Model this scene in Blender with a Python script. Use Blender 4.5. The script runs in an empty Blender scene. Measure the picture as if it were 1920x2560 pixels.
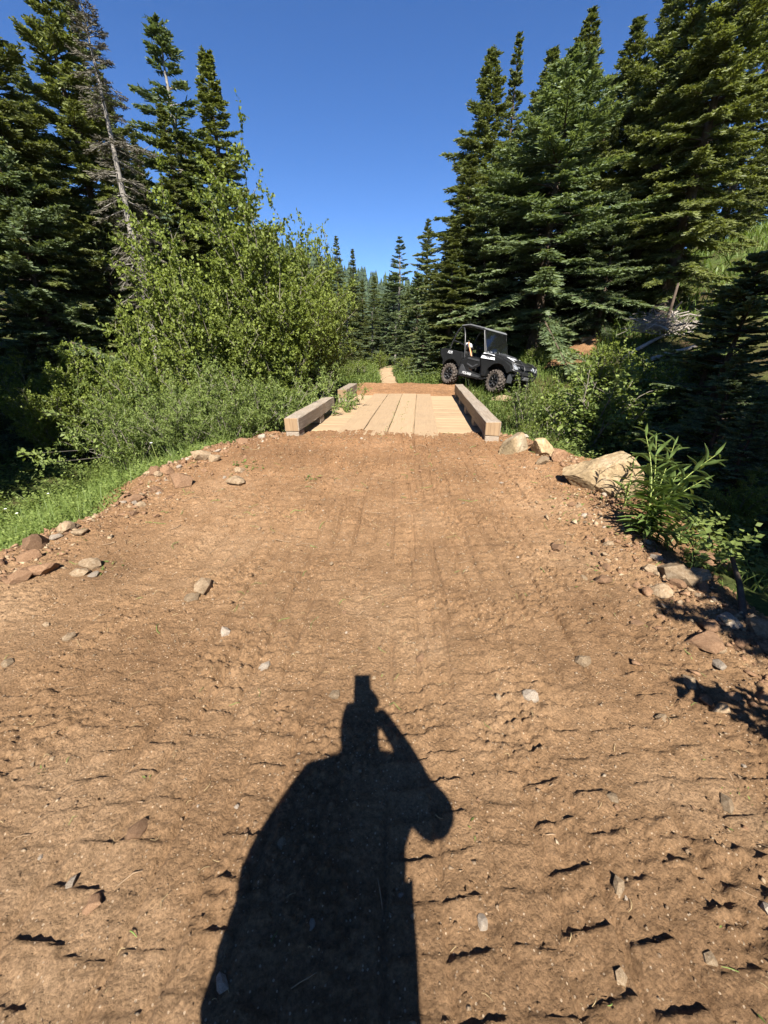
import bpy, bmesh, math, random
import numpy as np
from mathutils import Vector, Matrix, Euler

# ------------------------------------------------------------------ camera, sky, sun, exposure
SC = bpy.context.scene
COL = SC.collection
FPX, PITCH, CAMZ = 962.0, math.radians(23.5), 1.5
cam_d = bpy.data.cameras.new('camera')
cam_d.sensor_fit = 'VERTICAL'; cam_d.sensor_height = 24.0
cam_d.lens = FPX / 2560.0 * 24.0
cam_d.clip_start = 0.01; cam_d.clip_end = 3000
cam = bpy.data.objects.new('camera', cam_d); COL.objects.link(cam)
cam.location = (0, 0, CAMZ); cam.rotation_euler = (math.pi / 2 - PITCH, 0, 0)
SC.camera = cam

SUN_TO = Vector((0.049, -0.735, 0.784)).normalized()
world = bpy.data.worlds.new('World'); SC.world = world; world.use_nodes = True
wn = world.node_tree.nodes; wl = world.node_tree.links
for n in list(wn): wn.remove(n)
sky = wn.new('ShaderNodeTexSky'); sky.sky_type = 'NISHITA'; sky.sun_disc = False
sky.sun_elevation = math.asin(SUN_TO.z); sky.sun_rotation = math.atan2(SUN_TO.x, SUN_TO.y)
sky.altitude = 2400; sky.air_density = 1.0; sky.dust_density = 0.1; sky.ozone_density = 4.0
bg = wn.new('ShaderNodeBackground'); bg.inputs['Strength'].default_value = 0.063
wo = wn.new('ShaderNodeOutputWorld')
hsv = wn.new('ShaderNodeHueSaturation'); hsv.inputs['Saturation'].default_value = 1.2; hsv.inputs['Hue'].default_value = 0.508; wl.new(sky.outputs[0], hsv.inputs['Color']); wl.new(hsv.outputs[0], bg.inputs[0]); wl.new(bg.outputs[0], wo.inputs[0])
sun_d = bpy.data.lights.new('sun', 'SUN'); sun_d.energy = 5.0; sun_d.angle = math.radians(0.53)
sun_d.color = (1.0, 0.945, 0.86)
sun = bpy.data.objects.new('sun', sun_d); COL.objects.link(sun)
sun.rotation_euler = (-SUN_TO).to_track_quat('-Z', 'Y').to_euler(); sun.location = (0, -20, 30)
SC.view_settings.view_transform = 'Standard'; SC.view_settings.look = 'None'
SC.view_settings.gamma = 1.0; SC.view_settings.exposure = 1.55
SC.render.engine = 'CYCLES'
cy = SC.cycles
cy.max_bounces = 8; cy.diffuse_bounces = 4; cy.glossy_bounces = 2; cy.transmission_bounces = 4
cy.transparent_max_bounces = 6; cy.caustics_reflective = False; cy.caustics_refractive = False
cy.use_denoising = True

# ------------------------------------------------------------------ photograph geometry helpers
def ray(px, py):
    a = (px - 960) / FPX; b = (1280 - py) / FPX
    return np.array([a, math.cos(PITCH) + b * math.sin(PITCH), -math.sin(PITCH) + b * math.cos(PITCH)])
def at_z(px, py, z):
    d = ray(px, py); t = (z - CAMZ) / d[2]; return d[0] * t, d[1] * t
def at_y(px, py, Y):
    d = ray(px, py); t = Y / d[1]; return d[0] * t, CAMZ + d[2] * t
def sstep(a, b, x):
    t = np.clip((x - a) / (b - a), 0, 1); return t * t * (3 - 2 * t)
def softplus(x, k=1.0): return np.log1p(np.exp(np.clip(x / k, -40, 40))) * k

# ------------------------------------------------------------------ noise
def _hash(ix, iy, s):
    h = (ix.astype(np.int64) * 374761393 + iy.astype(np.int64) * 668265263 + s * 974634777) & 0xFFFFFFFF
    h = ((h ^ (h >> 13)) * 1274126177) & 0xFFFFFFFF
    return ((h ^ (h >> 16)) & 0xFFFF) / 65535.0
def perlin(x, y, s=0):
    x = np.asarray(x, float); y = np.asarray(y, float)
    ix = np.floor(x); iy = np.floor(y); fx = x - ix; fy = y - iy
    u = fx * fx * fx * (fx * (fx * 6 - 15) + 10); v = fy * fy * fy * (fy * (fy * 6 - 15) + 10)
    def g(i, j):
        a = _hash(ix + i, iy + j, s) * 2 * math.pi
        return np.cos(a) * (fx - i) + np.sin(a) * (fy - j)
    a = g(0, 0); b = g(1, 0); c = g(0, 1); d = g(1, 1)
    return (a + (b - a) * u + (c - a) * v + (a - b - c + d) * u * v) * 1.5
def worley(x, y, s=0):
    ix = np.floor(x); iy = np.floor(y); best = np.full(np.shape(x), 9.0)
    for i in (-1, 0, 1):
        for j in (-1, 0, 1):
            cx = ix + i + _hash(ix + i, iy + j, s); cyy = iy + j + _hash(ix + i, iy + j, s + 17)
            best = np.minimum(best, (cx - x) ** 2 + (cyy - y) ** 2)
    return np.sqrt(best)

# ------------------------------------------------------------------ terrain and road surfaces (pure functions of x, y)
YL = [-4, 0, 1.5, 2.5, 3.1, 3.7, 4.6, 5.3, 5.9, 6.3, 8]; XL = [-3.7, -3.4, -3.1, -2.9, -2.85, -2.6, -2.65, -2.5, -2.1, -1.85, -1.8]
YR = [-4, 0, 1.5, 2.3, 2.8, 3.7, 4.6, 5.3, 5.9, 6.3, 8]; XR = [2.6, 2.2, 2.1, 2.08, 2.08, 2.28, 2.4, 2.3, 2.05, 1.9, 1.85]
BYAW = math.radians(-5.2); BO = np.array([0.06, 5.72])           # bridge: near end centre, direction
BD = np.array([math.sin(-BYAW), math.cos(BYAW)]); BU = np.array([BD[1], -BD[0]])
def bw(u, v):  return BO + BU * u + BD * v                       # bridge (across, along) to world
DECK = 0.15
def terrain(x, y):
    x = np.asarray(x, float); y = np.asarray(y, float)
    near = 1 - sstep(10.2, 13, y)
    dl = sstep(2.5, 5.0, -x); dr = sstep(2.2, 4.6, x)
    z = near * (-0.14 - 0.75 * dl - 0.55 * dr) + (1 - near) * 0.13
    z = z - near * 0.3 * (1 - sstep(-0.4, 0.3, -x - 2.3)) * (1 - sstep(-0.4, 0.3, x - 2.0)) * (1 - sstep(5.5, 6.5, y))
    yc = 8.7 - 0.10 * x + 0.35 * np.sin(x * 0.6)
    z = z - (0.95 - 0.25 * sstep(2, 6, np.abs(x))) * np.exp(-((y - yc) / 1.35) ** 2)
    z = z + 0.6 * softplus(0.62 * (x - 4.3) + 0.25 * (np.minimum(y, 21) - 13) - 0.10 * np.maximum(y - 21, 0), 0.5)
    z = z + 0.40 * softplus(0.45 * (-x - 6.2) + 0.20 * (np.minimum(y, 18) - 10.5), 0.5)
    z = z - 0.22 * np.exp(-(((x - 4.6) / 1.2) ** 2 + ((y - 12.9) / 1.2) ** 2))
    z = z + 0.09 * perlin(x * 0.55, y * 0.55, 3) + 0.035 * perlin(x * 1.9, y * 1.9, 4)
    return z
LANES = []
_r = random.Random(5)
for side, xs in ((-1, np.arange(-1.75, -0.12, 0.165)), (1, np.arange(0.1, 1.8, 0.165))):
    for i, x0 in enumerate(xs):
        LANES.append((x0 + _r.uniform(-.02, .02), (0.055 if side < 0 else 0.03) - x0 * 0.03, _r.uniform(.135, .155), _r.uniform(.105, .135),
                      _r.uniform(.014, .026), _r.uniform(-.22, .22), _r.random()))
def dirt(x, y, fine=True):
    x = np.asarray(x, float); y = np.asarray(y, float)
    xl = np.interp(y, YL, XL) + 0.16 * perlin(y * 1.3, y * 0 + 3, 8) + 0.06 * perlin(y * 5, y * 0 + 7, 9)
    xr = np.interp(y, YR, XR) + 0.14 * perlin(y * 1.5, y * 0 + 11, 18) + 0.06 * perlin(y * 5, y * 0 + 5, 19)
    ramp = 0.17 * sstep(2.3, 5.6, y) + 0.035 * np.exp(-((y - 5.75) / 0.35) ** 2)
    # feathers out on to the deck
    v = (x - BO[0]) * BD[0] + (y - BO[1]) * BD[1]
    lip = 0.62 + 0.10 * perlin(x * 1.6, y * 0 + 1, 21) + 0.05 * perlin(x * 6, y * 0 + 2, 22)
    ramp = ramp - 0.16 * sstep(-0.05, 0.28, v - lip)
    el = np.maximum(xl - x, 0); er = np.maximum(x - xr, 0)
    z = ramp - 0.55 * softplus(xl - x - 0.05, 0.07) - 0.36 * softplus(x - xr - 0.05, 0.09)
    z = z + 0.015 * np.cos(x * 0.9)
    edge = np.clip(sstep(0.9, 0.0, x - xl) + sstep(1.0, 0.0, xr - x), 0, 1)
    rough = 0.7 + 1.3 * edge
    z = z + 0.032 * perlin(x * 0.9, y * 0.8, 1) + 0.014 * rough * perlin(x * 3.1, y * 2.9, 2)
    if fine:
        z = z + rough * (0.006 * perlin(x * 9, y * 9, 5) + 0.0045 * perlin(x * 21, y * 21, 6))
        cl = 0.5 - worley(x * 26, y * 26, 7); m = sstep(-.1, .5, perlin(x * 2.3, y * 2.3, 12) + 0.9 * edge - .05)
        z = z + np.maximum(cl, 0) * 0.036 * (0.25 + 1.1 * m)
        cl2 = 0.5 - worley(x * 55, y * 55, 31)
        z = z + np.maximum(cl2, 0) * 0.016 * (0.55 + 0.6 * m)
        z = z + 0.0035 * perlin(x * 64, y * 64, 15)
        for (x0, sl, w, per, amp, sk, ph) in LANES:
            s = (x - (x0 + sl * (y - 1) + 0.03 * perlin(y * 0.7, y * 0 + x0 * 9, 41))) / w
            k = np.clip((0.5 - np.abs(s)) * 12, 0, 1)
            if not k.any(): continue
            p = y / per + sk * s + ph + 0.12 * perlin(y * 1.7, x * 4 + x0, 43)
            f = p - np.floor(p); cell = np.floor(p)
            on = (.40 + .60 * _hash(cell, cell * 0 + int(x0 * 100), 46)) * sstep(0.02, 0.22, _hash(cell, cell * 0 + int(x0 * 100), 44) + 0.45 * perlin(x * 1.1, y * 0.9, 45) - 0.25 * edge)
            saw = np.where(f < 0.95, (f / 0.95) ** 1.7, (1 - f) / 0.05)
            z = z + k * on * (amp * saw - amp * 0.45)
            z = z - 0.018 * np.exp(-((np.abs(s) - 0.56) * w / 0.010) ** 2) * sstep(-.25, .25, perlin(y * 1.1, y * 0 + x0 * 7, 49))
        # long grooves between cleat columns on the right
        for gx, gs in ((0.22, .03), (0.55, .035), (0.98, .025), (1.36, .02), (-1.05, .06)):
            d = np.abs(x - (gx + gs * y + 0.02 * perlin(y * 2, y * 0 + gx * 5, 47)))
            z = z - 0.016 * np.exp(-(d / 0.018) ** 2) * sstep(-.3, .2, perlin(y * 1.2, y * 0 + gx * 3, 48))
    return z
def ground(x, y):
    """the surface one would stand on"""
    t = terrain(x, y)
    d = np.where((np.asarray(y) < 6.6) & (np.asarray(y) > -4), dirt(x, y, False), -9)
    return np.maximum(t, d)
def hit(px, py, tmax=120):
    d = ray(px, py); t = np.linspace(0.5, tmax, 6000)
    p = d[None] * t[:, None]; p[:, 2] += CAMZ
    below = np.nonzero(p[:, 2] < ground(p[:, 0], p[:, 1]))[0]
    i = below[0] if len(below) else len(t) - 1
    return p[i]

# ------------------------------------------------------------------ materials
def new_mat(name):
    m = bpy.data.materials.new(name); m.use_nodes = True
    nt = m.node_tree; b = nt.nodes['Principled BSDF']
    return m, nt, nt.nodes, nt.links, b
def ramp_node(nodes, stops):
    r = nodes.new('ShaderNodeValToRGB'); e = r.color_ramp.elements
    while len(e) < len(stops): e.new(0.5)
    for el, (p, c) in zip(e, stops): el.position = p; el.color = (*c, 1)
    return r
def noise_node(nodes, links, scale, detail=6, rough=0.6, vec=None, dist=0.0):
    n = nodes.new('ShaderNodeTexNoise'); n.inputs['Scale'].default_value = scale
    n.inputs['Detail'].default_value = detail; n.inputs['Roughness'].default_value = rough; n.inputs['Distortion'].default_value = dist
    if vec is not None: links.new(vec, n.inputs['Vector'])
    return n
def simple(name, col, rough=0.6, metal=0.0, spec=0.4, var=0.15, scale=20.0, bump=0.0, bscale=80.0):
    m, nt, N, L, b = new_mat(name)
    tc = N.new('ShaderNodeTexCoord')
    n = noise_node(N, L, scale, 5, 0.6, tc.outputs['Object'])
    r = ramp_node(N, [(0.3, tuple(c * (1 - var) for c in col)), (0.7, tuple(min(1, c * (1 + var)) for c in col))])
    L.new(n.outputs[0], r.inputs[0]); L.new(r.outputs[0], b.inputs['Base Color'])
    b.inputs['Roughness'].default_value = rough; b.inputs['Metallic'].default_value = metal
    b.inputs['Specular IOR Level'].default_value = spec
    if bump:
        n2 = noise_node(N, L, bscale, 6, 0.65, tc.outputs['Object'])
        bp = N.new('ShaderNodeBump'); bp.inputs['Strength'].default_value = bump; bp.inputs['Distance'].default_value = 0.01
        L.new(n2.outputs[0], bp.inputs['Height']); L.new(bp.outputs[0], b.inputs['Normal'])
    return m
def mix_rgb(N, L, fac, a, b, mode='MIX'):
    x = N.new('ShaderNodeMix'); x.data_type = 'RGBA'; x.blend_type = mode
    for sock, val in ((x.inputs[0], fac), (x.inputs[6], a), (x.inputs[7], b)):
        if hasattr(val, 'is_output'): L.new(val, sock)
        elif isinstance(val, (int, float)): sock.default_value = val
        else: sock.default_value = (*val, 1)
    return x.outputs[2]
def leaf_mat(name, dark, light, trans=0.35, rough=0.5, tcol=None, gloss=0.25):
    """foliage: colour by the leaf's own random tint, lets light through"""
    m, nt, N, L, b = new_mat(name)
    at = N.new('ShaderNodeAttribute'); at.attribute_name = 'tint'
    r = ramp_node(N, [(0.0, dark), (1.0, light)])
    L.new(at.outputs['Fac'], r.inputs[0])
    oi = N.new('ShaderNodeObjectInfo')
    hs = N.new('ShaderNodeHueSaturation')
    mr = N.new('ShaderNodeMapRange'); mr.inputs[3].default_value = 0.85; mr.inputs[4].default_value = 1.15
    L.new(oi.outputs['Random'], mr.inputs[0]); L.new(mr.outputs[0], hs.inputs['Value'])
    L.new(r.outputs[0], hs.inputs['Color'])
    L.new(hs.outputs[0], b.inputs['Base Color'])
    b.inputs['Roughness'].default_value = rough; b.inputs['Specular IOR Level'].default_value = gloss
    if trans > 0:
        t = N.new('ShaderNodeBsdfTranslucent')
        tm = mix_rgb(N, L, 1.0, hs.outputs[0], tcol or (1.0, 1.0, 0.45), 'MULTIPLY')
        L.new(tm, t.inputs['Color'])
        ms = N.new('ShaderNodeMixShader'); ms.inputs[0].default_value = trans
        L.new(b.outputs[0], ms.inputs[1]); L.new(t.outputs[0], ms.inputs[2])
        L.new(ms.outputs[0], N['Material Output'].inputs['Surface'])
    return m

def dirt_material():
    m, nt, N, L, b = new_mat('trodden_dirt')
    g = N.new('ShaderNodeNewGeometry'); P = g.outputs['Position']
    n1 = noise_node(N, L, 0.9, 6, 0.6, P); n2 = noise_node(N, L, 14, 8, 0.7, P); n3 = noise_node(N, L, 85, 6, 0.75, P)
    r1 = ramp_node(N, [(0.30, (0.158, 0.091, 0.045)), (0.52, (0.228, 0.139, 0.072)), (0.72, (0.310, 0.206, 0.118))])
    L.new(n1.outputs[0], r1.inputs[0])
    r2 = ramp_node(N, [(0.3, (0.72, 0.70, 0.68)), (0.7, (1.18, 1.18, 1.2))]); L.new(n2.outputs[0], r2.inputs[0])
    c = mix_rgb(N, L, 1.0, r1.outputs[0], r2.outputs[0], 'MULTIPLY')
    r3 = ramp_node(N, [(0.3, (0.55, 0.53, 0.51)), (0.5, (1, 1, 1)), (0.7, (1.45, 1.45, 1.45))]); L.new(n3.outputs[0], r3.inputs[0])
    c = mix_rgb(N, L, 1.0, c, r3.outputs[0], 'MULTIPLY')
    # redder, damper fill towards the bridge
    sx = N.new('ShaderNodeSeparateXYZ'); L.new(P, sx.inputs[0])
    mr = N.new('ShaderNodeMapRange'); mr.inputs[1].default_value = 2.2; mr.inputs[2].default_value = 5.8; L.new(sx.outputs[1], mr.inputs[0])
    ad = N.new('ShaderNodeMath'); ad.operation = 'MULTIPLY'; L.new(mr.outputs[0], ad.inputs[0]); L.new(n1.outputs[0], ad.inputs[1])
    c = mix_rgb(N, L, ad.outputs[0], c, mix_rgb(N, L, 1.0, c, (0.86, 0.66, 0.52), 'MULTIPLY'))
    # pale mineral flecks
    vo = N.new('ShaderNodeTexVoronoi'); vo.inputs['Scale'].default_value = 75; L.new(P, vo.inputs['Vector'])
    lt = N.new('ShaderNodeMath'); lt.operation = 'LESS_THAN'; lt.inputs[1].default_value = 0.22; L.new(vo.outputs['Distance'], lt.inputs[0])
    sep = N.new('ShaderNodeSeparateColor'); L.new(vo.outputs['Color'], sep.inputs[0])
    gt = N.new('ShaderNodeMath'); gt.operation = 'GREATER_THAN'; gt.inputs[1].default_value = 0.80; L.new(sep.outputs[0], gt.inputs[0])
    mu = N.new('ShaderNodeMath'); mu.operation = 'MULTIPLY'; L.new(lt.outputs[0], mu.inputs[0]); L.new(gt.outputs[0], mu.inputs[1])
    c = mix_rgb(N, L, mu.outputs[0], c, (0.42, 0.31, 0.205))
    L.new(c, b.inputs['Base Color']); b.inputs['Roughness'].default_value = 0.95; b.inputs['Specular IOR Level'].default_value = 0.15
    bp = N.new('ShaderNodeBump'); bp.inputs['Strength'].default_value = 1.0; bp.inputs['Distance'].default_value = 0.016
    n4 = noise_node(N, L, 60, 9, 0.8, P)
    v4 = N.new('ShaderNodeTexVoronoi'); v4.inputs['Scale'].default_value = 95; L.new(P, v4.inputs['Vector'])
    sb = N.new('ShaderNodeMath'); sb.operation = 'MULTIPLY_ADD'; sb.inputs[1].default_value = -.3; L.new(v4.outputs['Distance'], sb.inputs[0]); L.new(n4.outputs[0], sb.inputs[2])
    L.new(sb.outputs[0], bp.inputs['Height']); L.new(bp.outputs[0], b.inputs['Normal'])
    return m
def ground_material():
    m, nt, N, L, b = new_mat('forest_ground')
    g = N.new('ShaderNodeNewGeometry'); P = g.outputs['Position']
    n1 = noise_node(N, L, 0.7, 6, 0.65, P); n2 = noise_node(N, L, 16, 8, 0.75, P)
    r1 = ramp_node(N, [(0.35, (0.055, 0.038, 0.022)), (0.5, (0.06, 0.062, 0.022)), (0.65, (0.07, 0.10, 0.028))]); L.new(n1.outputs[0], r1.inputs[0])
    r2 = ramp_node(N, [(0.3, (0.5, 0.5, 0.5)), (0.7, (1.4, 1.35, 1.2))]); L.new(n2.outputs[0], r2.inputs[0])
    c = mix_rgb(N, L, 1.0, r1.outputs[0], r2.outputs[0], 'MULTIPLY')
    L.new(c, b.inputs['Base Color']); b.inputs['Roughness'].default_value = 0.95; b.inputs['Specular IOR Level'].default_value = 0.1
    bp = N.new('ShaderNodeBump'); bp.inputs['Strength'].default_value = 0.8; bp.inputs['Distance'].default_value = 0.05
    L.new(n2.outputs[0], bp.inputs['Height']); L.new(bp.outputs[0], b.inputs['Normal'])
    return m
def rock_material(name, a, bcol, c2, scale=6.0):
    m, nt, N, L, b = new_mat(name)
    tc = N.new('ShaderNodeTexCoord'); oi = N.new('ShaderNodeObjectInfo')
    add = N.new('ShaderNodeVectorMath'); add.operation = 'ADD'; L.new(tc.outputs['Object'], add.inputs[0])
    sc = N.new('ShaderNodeVectorMath'); sc.operation = 'SCALE'; sc.inputs[3].default_value = 31.0
    L.new(oi.outputs['Location'], sc.inputs[0]); L.new(sc.outputs[0], add.inputs[1])
    n1 = noise_node(N, L, scale, 8, 0.68, add.outputs[0], 0.6); n2 = noise_node(N, L, scale * 7, 8, 0.7, add.outputs[0])
    r = ramp_node(N, [(0.30, a), (0.5, bcol), (0.68, c2)]); L.new(n1.outputs[0], r.inputs[0])
    r2 = ramp_node(N, [(0.3, (0.62, 0.6, 0.58)), (0.7, (1.2, 1.2, 1.2))]); L.new(n2.outputs[0], r2.inputs[0])
    c = mix_rgb(N, L, 1.0, r.outputs[0], r2.outputs[0], 'MULTIPLY')
    mr = N.new('ShaderNodeMapRange'); mr.inputs[3].default_value = 0.7; mr.inputs[4].default_value = 1.3; L.new(oi.outputs['Random'], mr.inputs[0])
    hs = N.new('ShaderNodeHueSaturation'); L.new(mr.outputs[0], hs.inputs['Value']); L.new(c, hs.inputs['Color'])
    L.new(hs.outputs[0], b.inputs['Base Color']); b.inputs['Roughness'].default_value = 0.85; b.inputs['Specular IOR Level'].default_value = 0.25
    bp = N.new('ShaderNodeBump'); bp.inputs['Strength'].default_value = 0.6; bp.inputs['Distance'].default_value = 0.02
    L.new(n2.outputs[0], bp.inputs['Height']); L.new(bp.outputs[0], b.inputs['Normal'])
    return m
def wood_material(name, a, bcol, axis=1, scale=3.0, dust=None, dustamt=0.5):
    m, nt, N, L, b = new_mat(name)
    tc = N.new('ShaderNodeTexCoord'); oi = N.new('ShaderNodeObjectInfo')
    mp = N.new('ShaderNodeMapping'); s = [22.0, 22.0, 22.0]; s[axis] = 0.9
    mp.inputs['Scale'].default_value = s; L.new(tc.outputs['Object'], mp.inputs[0])
    sc = N.new('ShaderNodeVectorMath'); sc.operation = 'SCALE'; sc.inputs[3].default_value = 40.0
    cmb = N.new('ShaderNodeCombineXYZ'); L.new(oi.outputs['Random'], cmb.inputs[0]); L.new(oi.outputs['Random'], cmb.inputs[2])
    L.new(cmb.outputs[0], sc.inputs[0])
    add = N.new('ShaderNodeVectorMath'); add.operation = 'ADD'; L.new(mp.outputs[0], add.inputs[0]); L.new(sc.outputs[0], add.inputs[1])
    n1 = noise_node(N, L, scale, 8, 0.65, add.outputs[0], 0.8)
    r = ramp_node(N, [(0.30, a), (0.62, bcol)]); L.new(n1.outputs[0], r.inputs[0]); c = r.outputs[0]
    hs = N.new('ShaderNodeHueSaturation'); mr = N.new('ShaderNodeMapRange'); mr.inputs[3].default_value = 0.82; mr.inputs[4].default_value = 1.15
    L.new(oi.outputs['Random'], mr.inputs[0]); L.new(mr.outputs[0], hs.inputs['Value']); L.new(c, hs.inputs['Color']); c = hs.outputs[0]
    if dust:
        g = N.new('ShaderNodeNewGeometry')
        nd = noise_node(N, L, 3.2, 8, 0.7, g.outputs['Position'])
        rd = ramp_node(N, [(0.5 - dustamt * 0.35, (0, 0, 0)), (0.75, (1, 1, 1))]); L.new(nd.outputs[0], rd.inputs[0])
        c = mix_rgb(N, L, rd.outputs[0], c, dust)
    L.new(c, b.inputs['Base Color']); b.inputs['Roughness'].default_value = 0.8; b.inputs['Specular IOR Level'].default_value = 0.2
    bp = N.new('ShaderNodeBump'); bp.inputs['Strength'].default_value = 0.5; bp.inputs['Distance'].default_value = 0.006
    L.new(n1.outputs[0], bp.inputs['Height']); L.new(bp.outputs[0], b.inputs['Normal'])
    return m

M = {}
M['dirt'] = dirt_material()
M['ground'] = ground_material()
M['rock_tan'] = rock_material('tan_rock', (0.165, 0.108, 0.062), (0.265, 0.19, 0.115), (0.36, 0.28, 0.19), 4.0)
M['rock_red'] = rock_material('red_brown_rock', (0.15, 0.082, 0.044), (0.21, 0.122, 0.068), (0.28, 0.18, 0.105), 9.0)
M['rock_grey'] = rock_material('grey_rock', (0.18, 0.13, 0.092), (0.30, 0.245, 0.185), (0.42, 0.37, 0.31), 9.0)
M['boulder'] = rock_material('ochre_boulder', (0.13, 0.095, 0.052), (0.33, 0.24, 0.135), (0.44, 0.36, 0.25), 3.2)
M['pebble'] = rock_material('pebble', (0.20, 0.125, 0.072), (0.31, 0.215, 0.13), (0.48, 0.39, 0.28), 30.0)
M['timber'] = wood_material('weathered_timber', (0.135, 0.108, 0.080), (0.30, 0.25, 0.195), 1, 3.0, (0.24, 0.18, 0.125), 0.1)
M['timber_end'] = wood_material('timber_end_grain', (0.18, 0.118, 0.066), (0.28, 0.19, 0.11), 2, 2.0)
M['runner'] = wood_material('runner_plank', (0.22, 0.15, 0.09), (0.35, 0.255, 0.155), 1, 3.0, (0.32, 0.222, 0.13), 0.7)
M['deck'] = wood_material('deck_plank', (0.22, 0.15, 0.09), (0.36, 0.26, 0.155), 0, 3.0, (0.33, 0.228, 0.133), 0.8)
M['bark'] = simple('bark', (0.085, 0.062, 0.045), 0.9, 0, 0.15, 0.4, 9, 0.8, 25)
M['bark_grey'] = simple('grey_bark', (0.22, 0.20, 0.175), 0.9, 0, 0.15, 0.35, 9, 0.7, 30)
M['deadwood'] = simple('dead_wood', (0.27, 0.235, 0.20), 0.85, 0, 0.15, 0.35, 7, 0.6, 30)
M['stem_grey'] = simple('shrub_stem', (0.17, 0.15, 0.12), 0.8, 0, 0.2, 0.3, 14)
M['fir'] = leaf_mat('fir_needles', (0.055, 0.074, 0.024), (0.205, 0.228, 0.070), 0.40, 0.5)
M['spruce'] = leaf_mat('spruce_needles', (0.052, 0.082, 0.040), (0.190, 0.235, 0.108), 0.40, 0.5)
M['olive'] = leaf_mat('olive_fir_needles', (0.056, 0.076, 0.026), (0.198, 0.222, 0.080), 0.40, 0.5)
M['dead_needles'] = leaf_mat('grey_dead_twigs', (0.06, 0.055, 0.04), (0.16, 0.145, 0.11), 0.1, 0.8)
M['alder'] = leaf_mat('alder_leaves', (0.078, 0.112, 0.020), (0.250, 0.300, 0.066), 0.45, 0.5, None, 0.2)
M['willow'] = leaf_mat('willow_leaves', (0.062, 0.100, 0.024), (0.215, 0.265, 0.075), 0.42, 0.5, None, 0.2)
M['grass'] = leaf_mat('grass_blades', (0.055, 0.100, 0.018), (0.200, 0.260, 0.062), 0.4, 0.5, None, 0.3)
M['dry_grass'] = leaf_mat('dry_grass', (0.22, 0.17, 0.075), (0.42, 0.35, 0.18), 0.3, 0.7)
M['fireweed'] = leaf_mat('fireweed_leaf', (0.075, 0.125, 0.030), (0.160, 0.225, 0.065), 0.3, 0.4, None, 0.5)
M['fstem'] = simple('fireweed_stem', (0.20, 0.24, 0.06), 0.5, 0, 0.4, 0.2, 20)
M['far'] = leaf_mat('far_forest', (0.020, 0.036, 0.018), (0.050, 0.074, 0.032), 0.1, 0.7)
M['hill'] = simple('far_hill_ground', (0.055, 0.075, 0.03), 0.95, 0, 0.1, 0.5, 0.05)
M['trail'] = simple('trail_soil', (0.30, 0.21, 0.125), 0.95, 0, 0.1, 0.2, 5, 0.5, 30)
M['water'] = simple('creek_water', (0.02, 0.025, 0.02), 0.05, 0, 0.5, 0.1, 3, 0.1, 8)

# ------------------------------------------------------------------ mesh building
def mesh_np(name, V, Fs, tint=None, smooth=False):
    me = bpy.data.meshes.new(name); V = np.asarray(V, np.float32).reshape(-1, 3)
    Fs = [np.asarray(f, np.int32) for f in (Fs if isinstance(Fs, list) else [Fs]) if len(f)]
    loops = np.concatenate([f.ravel() for f in Fs]); sizes = np.concatenate([np.full(len(f), f.shape[1], np.int32) for f in Fs])
    starts = np.concatenate([[0], np.cumsum(sizes)[:-1]]).astype(np.int32)
    me.vertices.add(len(V)); me.vertices.foreach_set('co', V.ravel())
    me.loops.add(len(loops)); me.loops.foreach_set('vertex_index', loops)
    me.polygons.add(len(sizes)); me.polygons.foreach_set('loop_start', starts)
    if smooth: me.polygons.foreach_set('use_smooth', np.ones(len(sizes), bool))
    me.update(calc_edges=True)
    if tint is not None:
        a = me.attributes.new('tint', 'FLOAT', 'POINT'); a.data.foreach_set('value', np.clip(tint, 0, 1).astype(np.float32))
    return me
def link(name, me, mat=None, parent=None, kind=None):
    o = bpy.data.objects.new(name, me); COL.objects.link(o)
    if mat is not None and not me.materials: me.materials.append(M[mat] if isinstance(mat, str) else mat)
    if parent is not None: o.parent = parent
    if kind: o['kind'] = kind
    return o
def tag(o, label, cat, group=None):
    o['label'] = label; o['category'] = cat
    if group: o['group'] = group
    return o
def empty(name, loc=(0, 0, 0), rz=0.0):
    o = bpy.data.objects.new(name, None); COL.objects.link(o); o.location = loc; o.rotation_euler = (0, 0, rz)
    o.empty_display_size = 0.1
    return o
def copy_tree(o, parent=None):
    c = o.copy(); COL.objects.link(c); c.parent = parent
    for ch in list(o.children): copy_tree(ch, c)
    return c
def tubes(paths, sides=5):
    """list of (points, radii) -> V, F of capped-less tapered tubes"""
    VV, FF, off = [], [], 0
    ang = np.arange(sides) * 2 * math.pi / sides; ca, sa = np.cos(ang), np.sin(ang)
    for pts, rad in paths:
        pts = np.asarray(pts, float); rad = np.broadcast_to(np.asarray(rad, float), (len(pts),)); k = len(pts)
        t = np.gradient(pts, axis=0); t /= np.linalg.norm(t, axis=1)[:, None] + 1e-9
        ref = np.array([0, 0, 1.0]) if abs(t[0, 2]) < 0.9 else np.array([1.0, 0, 0])
        a = np.cross(t, ref); a /= np.linalg.norm(a, axis=1)[:, None] + 1e-9; b = np.cross(t, a)
        ring = pts[:, None, :] + rad[:, None, None] * (ca[None, :, None] * a[:, None, :] + sa[None, :, None] * b[:, None, :])
        VV.append(ring.reshape(-1, 3))
        i = np.arange(k - 1)[:, None] * sides; j = np.arange(sides)[None]; j2 = (j + 1) % sides
        FF.append(np.stack([i + j, i + j2, i + sides + j2, i + sides + j], -1).reshape(-1, 4) + off)
        off += k * sides
    return np.concatenate(VV), np.concatenate(FF)
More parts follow.
